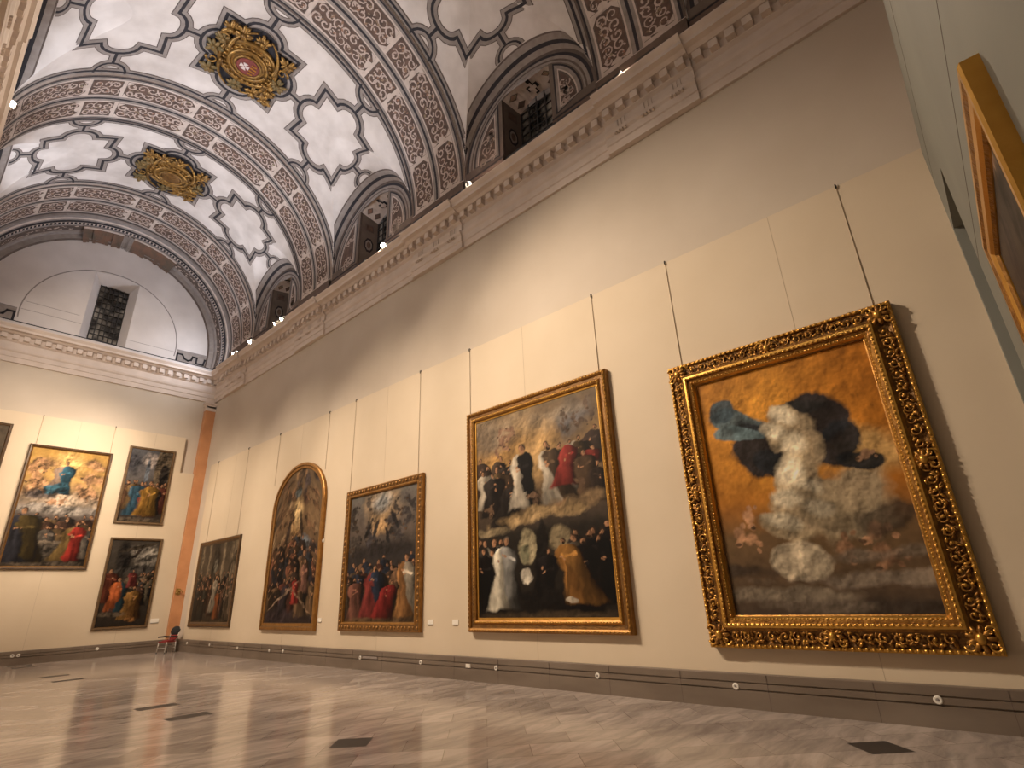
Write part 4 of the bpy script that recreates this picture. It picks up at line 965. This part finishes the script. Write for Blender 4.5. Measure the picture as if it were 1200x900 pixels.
# ------------------------------------------------------------------ hanging cables from the panel heads
def cable(loc, ln, rotz, label):
    root = empty('hanging_cable', loc, label, 'cable', 'picture cables from the panel heads', rotz)
    g = MB(); g.tube([(0, -.012, 0), (0, -.012, -ln)], .006, 6); g.build('wire', ['wire'], root)
    g = MB(); g.tube([(0, .04, .012), (0, 0, .03), (0, -.03, .02), (0, -.035, -.03), (0, -.03, -.06)], .012, 6); g.build('hook', ['iron'], root)
for y, zt_, lab in ((.71, 5.98, 'picture cable above the near end of the heavy carved gilt frame'), (4.05, 5.98, 'picture cable above the far end of the heavy carved gilt frame'),
                  (5.98, 6.44, 'picture cable above the near end of the plain gilt two-tier painting'), (10.18, 6.44, 'picture cable above the far end of the plain gilt two-tier painting'),
                  (12.4, 5.18, 'picture cable above the near end of the notched brown-gold frame'), (15.97, 5.18, 'picture cable above the far end of the notched brown-gold frame'),
                  (17.72, 6.25, 'picture cable beside the near end of the arched frame'), (21.6, 6.25, 'picture cable beside the far end of the arched frame'),
                  (24.6, 4.6, 'picture cable above the near end of the dim brown painting'), (28.0, 4.6, 'picture cable above the end of the dim brown painting by the pilaster')):
    cable((W, y, PT), PT - zt_ , -PI / 2, lab)
cable((3.05, L, 9.85), 1.25, 0, 'picture cable above the golden-sky painting on the end wall, far from the pilaster')
cable((5.70, L, 9.85), 1.25, 0, 'picture cable above the golden-sky painting on the end wall, towards the pilaster')

# ------------------------------------------------------------------ small wall fittings
def wcard(loc, rotz, label, s=1.0):
    root = empty('wall_label', loc, label, 'label card', 'white label cards beside the paintings', rotz)
    g = MB(); g.box((-.11 * s, -.012, -.055 * s), (.11 * s, 0, .055 * s)); g.build('card', ['card'], root)
    g = MB(); g.box((-.1 * s, -.02, -.075 * s), (.1 * s, 0, -.055 * s)); g.build('holder', ['chrome'], root)
wcard((W, 11.75, 1.24), -PI / 2, 'white label card next to the notched brown-gold frame')
wcard((W, 10.80, 1.24), -PI / 2, 'white label card next to the plain gilt two-tier painting')
wcard((W, 17.25, 1.29), -PI / 2, 'white label card beside the foot of the arched frame')
wcard((8.8, L, 1.32), 0, 'white label card on the end wall beside the dark stable painting', 1.5)
def button(loc, rotz, label, r=.042):
    root = empty('wall_socket', loc, label, 'wall socket', 'round white sockets in the stone plinth', rotz)
    g = MB(); n = 16
    pr = [(r * 1.25, 0), (r * 1.25, .012), (r * 1.0, .022), (r * .6, .022), (r * .55, .012), (0, .012)]
    for (ra, da), (rb_, db) in zip(pr[:-1], pr[1:]):
        g.strip([(ra * math.cos(2 * PI * i / n), -da, ra * math.sin(2 * PI * i / n)) for i in range(n + 1)], [(rb_ * math.cos(2 * PI * i / n), -db, rb_ * math.sin(2 * PI * i / n)) for i in range(n + 1)])
    g.build('plate', ['white'], root)
    g = MB(); g.ell((0, -.014, 0), (r * .4, .012, r * .4), 0, 8, 6); g.build('cap', ['grey'], root)
for y, z, lab in ((1.34, .33, 'white socket in the plinth under the near half of the carved gilt frame'), (4.0, .31, 'white socket in the plinth under the far end of the carved gilt frame'), (6.66, .31, 'white socket in the plinth under the near end of the two-tier painting'),
                  (9.36, .31, 'white socket in the plinth under the far end of the two-tier painting'), (12.0, .31, 'white socket in the plinth under the near end of the notched frame'), (14.7, .31, 'white socket in the plinth under the middle of the notched frame'),
                  (19.3, .33, 'white socket in the plinth under the near half of the arched frame'), (20.3, .32, 'white socket in the plinth under the far half of the arched frame'), (22.9, .32, 'white socket in the plinth between the arched and dim brown paintings'),
                  (25.6, .36, 'white socket in the plinth under the near half of the dim brown painting'), (28.1, .36, 'white socket in the plinth under the far half of the dim brown painting')):
    button((W - .095, y, z), -PI / 2, lab)
for x, z, lab in ((4.12, .34, 'white socket in the end plinth under the golden-sky painting, the one farther from the pilaster'), (4.30, .34, 'white socket in the end plinth under the golden-sky painting, nearer the pilaster'), (6.82, .34, 'white socket in the end plinth under the dark stable painting')):
    button((x, L - .095, z), 0, lab, .05)
g = MB(); g.box((-.08, -.015, -.04), (.08, 0, .04)); g.box((-.07, -.02, -.032), (.07, -.015, .032))
tag(g.build('socket_plate', ['white'], None, (W - .10, 10.25, .31), -PI / 2), 'small square socket plate in the plinth below the two-tier painting', 'socket plate')
g = MB(); g.box((-.35, -.014, -.03), (.35, 0, .03)); g.box((-.33, -.018, -.024), (.33, -.014, .024))
tag(g.build('plinth_grille', ['lgrey'], None, (W - .10, 14.2, .33), -PI / 2), 'long pale grille strip in the plinth below the notched frame', 'grille')
root = empty('wall_sensor', (W, 17.45, 3.75), 'small white round sensor on the wall beside the arched frame', 'sensor', None, -PI / 2)
g = MB(); g.ell((0, -.03, 0), (.06, .04, .06), 0, 12, 8); g.build('dome', ['white'], root)
g = MB(); g.box((-.07, -.02, -.07), (.07, 0, .07)); g.build('base', ['white'], root)
root = empty('wall_bracket', (9.52, L - .12, 2.52), 'small brass bracket fixed to the orange pilaster', 'bracket')
g = MB(); g.box((-.1, -.02, -.14), (.1, 0, .14)); g.build('plate', ['brass'], root)
g = MB(); g.tube([(0, -.02, .05), (0, -.12, .05), (.12, -.15, .02), (.18, -.13, -.05)], .03, 8); g.ell((-.05, -.05, -.05), .045, 0); g.build('arm', ['brass'], root)

# ------------------------------------------------------------------ chair in the far corner
root = empty('chair', (9.18, 28.95, 0), 'small chair with red seat and black backrest in the far corner', 'chair', None, math.radians(-68))
# local: faces -y; x across
g = MB(); g.box((-.24, -.26, .42), (.24, .22, .47)); g.ell((0, -.02, .475), (.235, .235, .045), 0, 16, 8); g.build('seat', ['red'], root)
g = MB(); g.ell((0, .30, .86), (.27, .075, .20), 0, 18, 10, Matrix.Rotation(-.22, 3, 'X')); g.build('backrest', ['blackf'], root)
g = MB(); g.ell((0, .24, .60), (.22, .05, .14), 0, 16, 8, Matrix.Rotation(-.22, 3, 'X')); g.build('back_cushion', ['red'], root)
for sx in (-1, 1):
    g = MB(); g.tube([(sx * .25, -.30, .64), (sx * .25, .0, .645), (sx * .25, .24, .63)], [.028, .032, .026], 8); g.build('armrest', ['blackf'], root)
    g = MB(); g.tube([(sx * .24, .22, .42), (sx * .24, .26, .66), (sx * .22, .33, .98)], .017, 8); g.build('back_post', ['chrome'], root)
    for yy in (-.24, .2):
        g = MB(); g.tube([(sx * .23, yy, .44), (sx * .245, yy * 1.12, 0.012)], .02, 8); g.ell((sx * .245, yy * 1.12, .02), (.032, .032, .02), 1, 8, 6); g.build('leg', ['chrome', 'blackf'], root)
g = MB(); g.tube([(-.24, -.25, .2), (.24, -.25, .2)], .014, 6); g.tube([(-.24, .21, .2), (.24, .21, .2)], .014, 6); g.build('stretcher', ['chrome'], root)

# ------------------------------------------------------------------ lighting
WARM = (1.0, .80, .60); NEUT = (.90, .95, 1.06)
def spot_lamp(loc, aim, lit, label, group):
    root = empty('spotlight', loc, label, 'spotlight', group)
    d = (Vector(aim) - Vector(loc)).normalized(); q = d.to_track_quat('-Z', 'Y').to_matrix()
    hd = Vector((0, 0, .16))
    g = MB(); n = 14
    pr = [(.0, .18), (.05, .18), (.065, .14), (.075, 0), (.085, -.03), (.085, -.05), (.072, -.05)]
    for (ra, za), (rb_, zb_) in zip(pr[:-1], pr[1:]):
        g.strip([hd + q @ Vector((ra * math.cos(2 * PI * i / n), ra * math.sin(2 * PI * i / n), za)) for i in range(n + 1)], [hd + q @ Vector((rb_ * math.cos(2 * PI * i / n), rb_ * math.sin(2 * PI * i / n), zb_)) for i in range(n + 1)], 0, True)
    g.build('housing', ['white'], root)
    g = MB(); g.ell(hd + q @ Vector((0, 0, -.06)), (.085, .085, .035), 0, 12, 8, q); g.build('lens', ['lens' if lit else 'lensoff'], root)
    g = MB(); g.box((-.06, -.06, -.005), (.06, .06, .015)); g.tube([(-.09, 0, .16), (-.09, 0, .02), (.09, 0, .02), (.09, 0, .16)], .01, 6); g.build('bracket', ['white'], root)
def lamp(name, kind, loc, aim, power, col, size=.1, angle=60, blend=.8, size_y=None):
    l = bpy.data.lights.new(name, kind); l.energy = power; l.color = col
    if kind == 'SPOT': l.spot_size = math.radians(angle); l.spot_blend = blend; l.shadow_soft_size = size
    elif kind == 'AREA':
        l.size = size
        if size_y: l.shape = 'RECTANGLE'; l.size_y = size_y
    else: l.shadow_soft_size = size
    o = bpy.data.objects.new(name, l); C.objects.link(o); o.location = loc
    if aim is not None: o.rotation_euler = (Vector(aim) - Vector(loc)).to_track_quat('-Z', 'Y').to_euler()
    return o
GS = 'spotlights along the cornice'
ZL2 = ZC + .04
for y, lit, aim, lab in ((9.62, False, (XL, 6, 3), 'unlit white spotlight on the cornice, the one nearest the viewer'), (14.05, True, (1, 5, 3), 'glowing spotlight alone on the cornice below the middle lunette'),
                         (21.7, True, (0, 20, 3), 'glowing spotlight on the cornice, nearer of the close pair'), (22.3, True, (2, 29, 5), 'glowing spotlight on the cornice, farther of the close pair'),
                         (24.9, True, (0, 26, 3), 'glowing spotlight on the cornice beyond the close pair'), (26.8, True, (3, 29.5, 4), 'glowing spotlight on the cornice, last one before the end wall')):
    spot_lamp((W + .06 - .60, y, ZL2), aim, lit, lab, GS)
spot_lamp((XL + .34, 15.6, ZL2), (W, 9, 4), True, 'glowing spotlight on the opposite cornice at the left edge', GS)
# long lamp troughs lying along the cornice
GT = 'black lamp troughs along the cornice'
TR = [(3.2, 3.7, 'first from the viewer, below the nearest rib'), (4.1, 4.75, 'second from the viewer, on the stepped-out stretch'), (5.4, 6.1, 'below the near lunette window, short one'), (6.2, 8.0, 'below the near lunette window, the longest one'),
      (9.9, 10.4, 'just past the unlit spotlight'), (10.75, 11.3, 'second past the unlit spotlight, at the painted rib'), (11.7, 12.2, 'third past the unlit spotlight, at the painted rib'), (13.15, 13.85, 'next to the single glowing spotlight'), (15.2, 16.0, 'just past the single glowing spotlight')]
for a, b, lab in TR:
    on = any(r0 + .05 < (a + b) / 2 < r1 - .05 for r0, r1 in RIBS)
    root = empty('lamp_trough', (W + .06 - .57 - (.08 if on else 0), (a + b) / 2, ZC + .02), 'black lamp trough on the cornice ' + lab, 'lamp trough', GT)
    h = (b - a) / 2
    g = MB(); g.box((-.045, -h, 0), (-.035, h, .13)); g.box((.035, -h, 0), (.045, h, .13)); g.box((-.045, -h, 0), (.045, h, .02)); g.build('body', ['black'], root)
    for e in (-1, 1):
        g = MB(); g.box((-.05, e * h - .008, 0), (.05, e * h + .008, .135)); g.build('end_cap', ['iron'], root)

# picture lighting thrown from the opposite cornice
LX = XL + .55; LZ = ZC + .35
for y, aim, pw, an in ((12.0, (W, 4.3, 5.4), 4600, 58), (14.5, (W, 8.2, 4.6), 3500, 60), (18.0, (W, 13.8, 3.4), 3900, 56), (22.5, (W, 19.5, 3.2), 3500, 56), (24.5, (W, 26.0, 2.8), 3200, 56)):
    lamp('spot beam', 'SPOT', (LX, y, LZ), aim, pw, WARM, .12, an, 1.0)
lamp('spot beam', 'SPOT', (LX + .2, 20.0, LZ), (7.4, L, 5.6), 4700, WARM, .12, 48, 1.0)
lamp('spot beam', 'SPOT', (W - .6, 19.0, LZ), (2.0, L, 6.4), 6000, WARM, .12, 48, 1.0)
# the right-hand spotlights wash the opposite wall and the floor; the nearest beam is added
for y, pw in ((4.0, 1700), (14.05, 4200), (24.9, 2800)): lamp('spot beam', 'SPOT', (W - .62, y, LZ), (XL + 2.0, y, 0), pw, WARM, .15, 95, 1.0)
lamp('spot beam', 'SPOT', (W - .62, 14.05, LZ), (XL + .3, 13.6, 12.8), 1500, (1, .86, .70), .12, 44, 1.0)
# unseen lamps added on the cornice tops to brighten the vault
for y, pl, pr, col in ((3.5, 170, 60, (1, .85, .72)), (13.6, 600, 270, NEUT), (17.8, 600, 290, NEUT), (23.6, 640, 420, NEUT), (26.5, 120, 220, NEUT)):
    lamp('added uplight', 'SPOT', (XL + .28, y, ZC + .15), (XL + 5.4, y, 19.6), pl, col, .2, 96, .6)
    lamp('added uplight', 'SPOT', (W - .24, y, ZC + .15), (W - 5.4, y, 19.6), pr, col, .2, 96, .6)
for y, pw in ((3.0, 34), (9.0, 46), (15.0, 58), (21.0, 60)): lamp('cornice fill', 'AREA', (XL + .32, y, ZC + .15), (W, y, 14.6), pw, (1, .90, .80), .35)  # unseen area fills added to lift the right-hand cornice
for y, pw in ((9.0, 110), (14.0, 150)): lamp('cornice fill', 'AREA', (W - .28, y, ZC + .15), (XL, y + 1, 13.2), pw, (1, .86, .72), .35)  # unseen area fills added to brighten the left-hand cornice
lamp('spot beam', 'SPOT', (LX, 6.0, LZ), (4.2, YP, 3.2), 1000, WARM, .12, 28, 1.0)  # added beam, brightens the gold frame on the partition
lamp('spot beam', 'SPOT', (LX + .2, 18.5, LZ), (4.6, L, 12.4), 1900, (1, .86, .72), .12, 50, 1.0)  # added beam, lifts the upper end wall and its cornice
lamp('added uplight', 'AREA', (8.9, 27.6, 13.75), (4.6, 30.15, 15.6), 60, NEUT, .2)  # added area light for the end lunette and window reveal

wld = bpy.data.worlds.new('World'); bpy.context.scene.world = wld; wld.use_nodes = True
wld.node_tree.nodes['Background'].inputs[0].default_value = (1, .86, .72, 1); wld.node_tree.nodes['Background'].inputs[1].default_value = .05

# ------------------------------------------------------------------ camera
cam = bpy.data.cameras.new('camera'); co = bpy.data.objects.new('camera', cam); C.objects.link(co)
cam.sensor_width = 36; cam.lens = 36 * 631.27 / 1200; cam.clip_start = .05; cam.clip_end = 200
Rm = [(.67204474, -.73948497, -.03871953), (.24333331, .27028063, -.93162922), (.69938881, .61652846, .36134571)]
# columns: right = world axis coefficients of image x, up = -image y, back = -forward
rx = Vector(Rm[0]); ry = -Vector(Rm[1]); rz = -Vector(Rm[2])
co.matrix_world = Matrix(((rx.x, ry.x, rz.x, 0), (rx.y, ry.y, rz.y, 0), (rx.z, ry.z, rz.z, 1.85), (0, 0, 0, 1)))
sc = bpy.context.scene; sc.camera = co
sc.view_settings.view_transform = 'Standard'; sc.view_settings.look = 'None'; sc.view_settings.exposure = .53; sc.view_settings.gamma = 1; sc.view_settings.use_curve_mapping = False
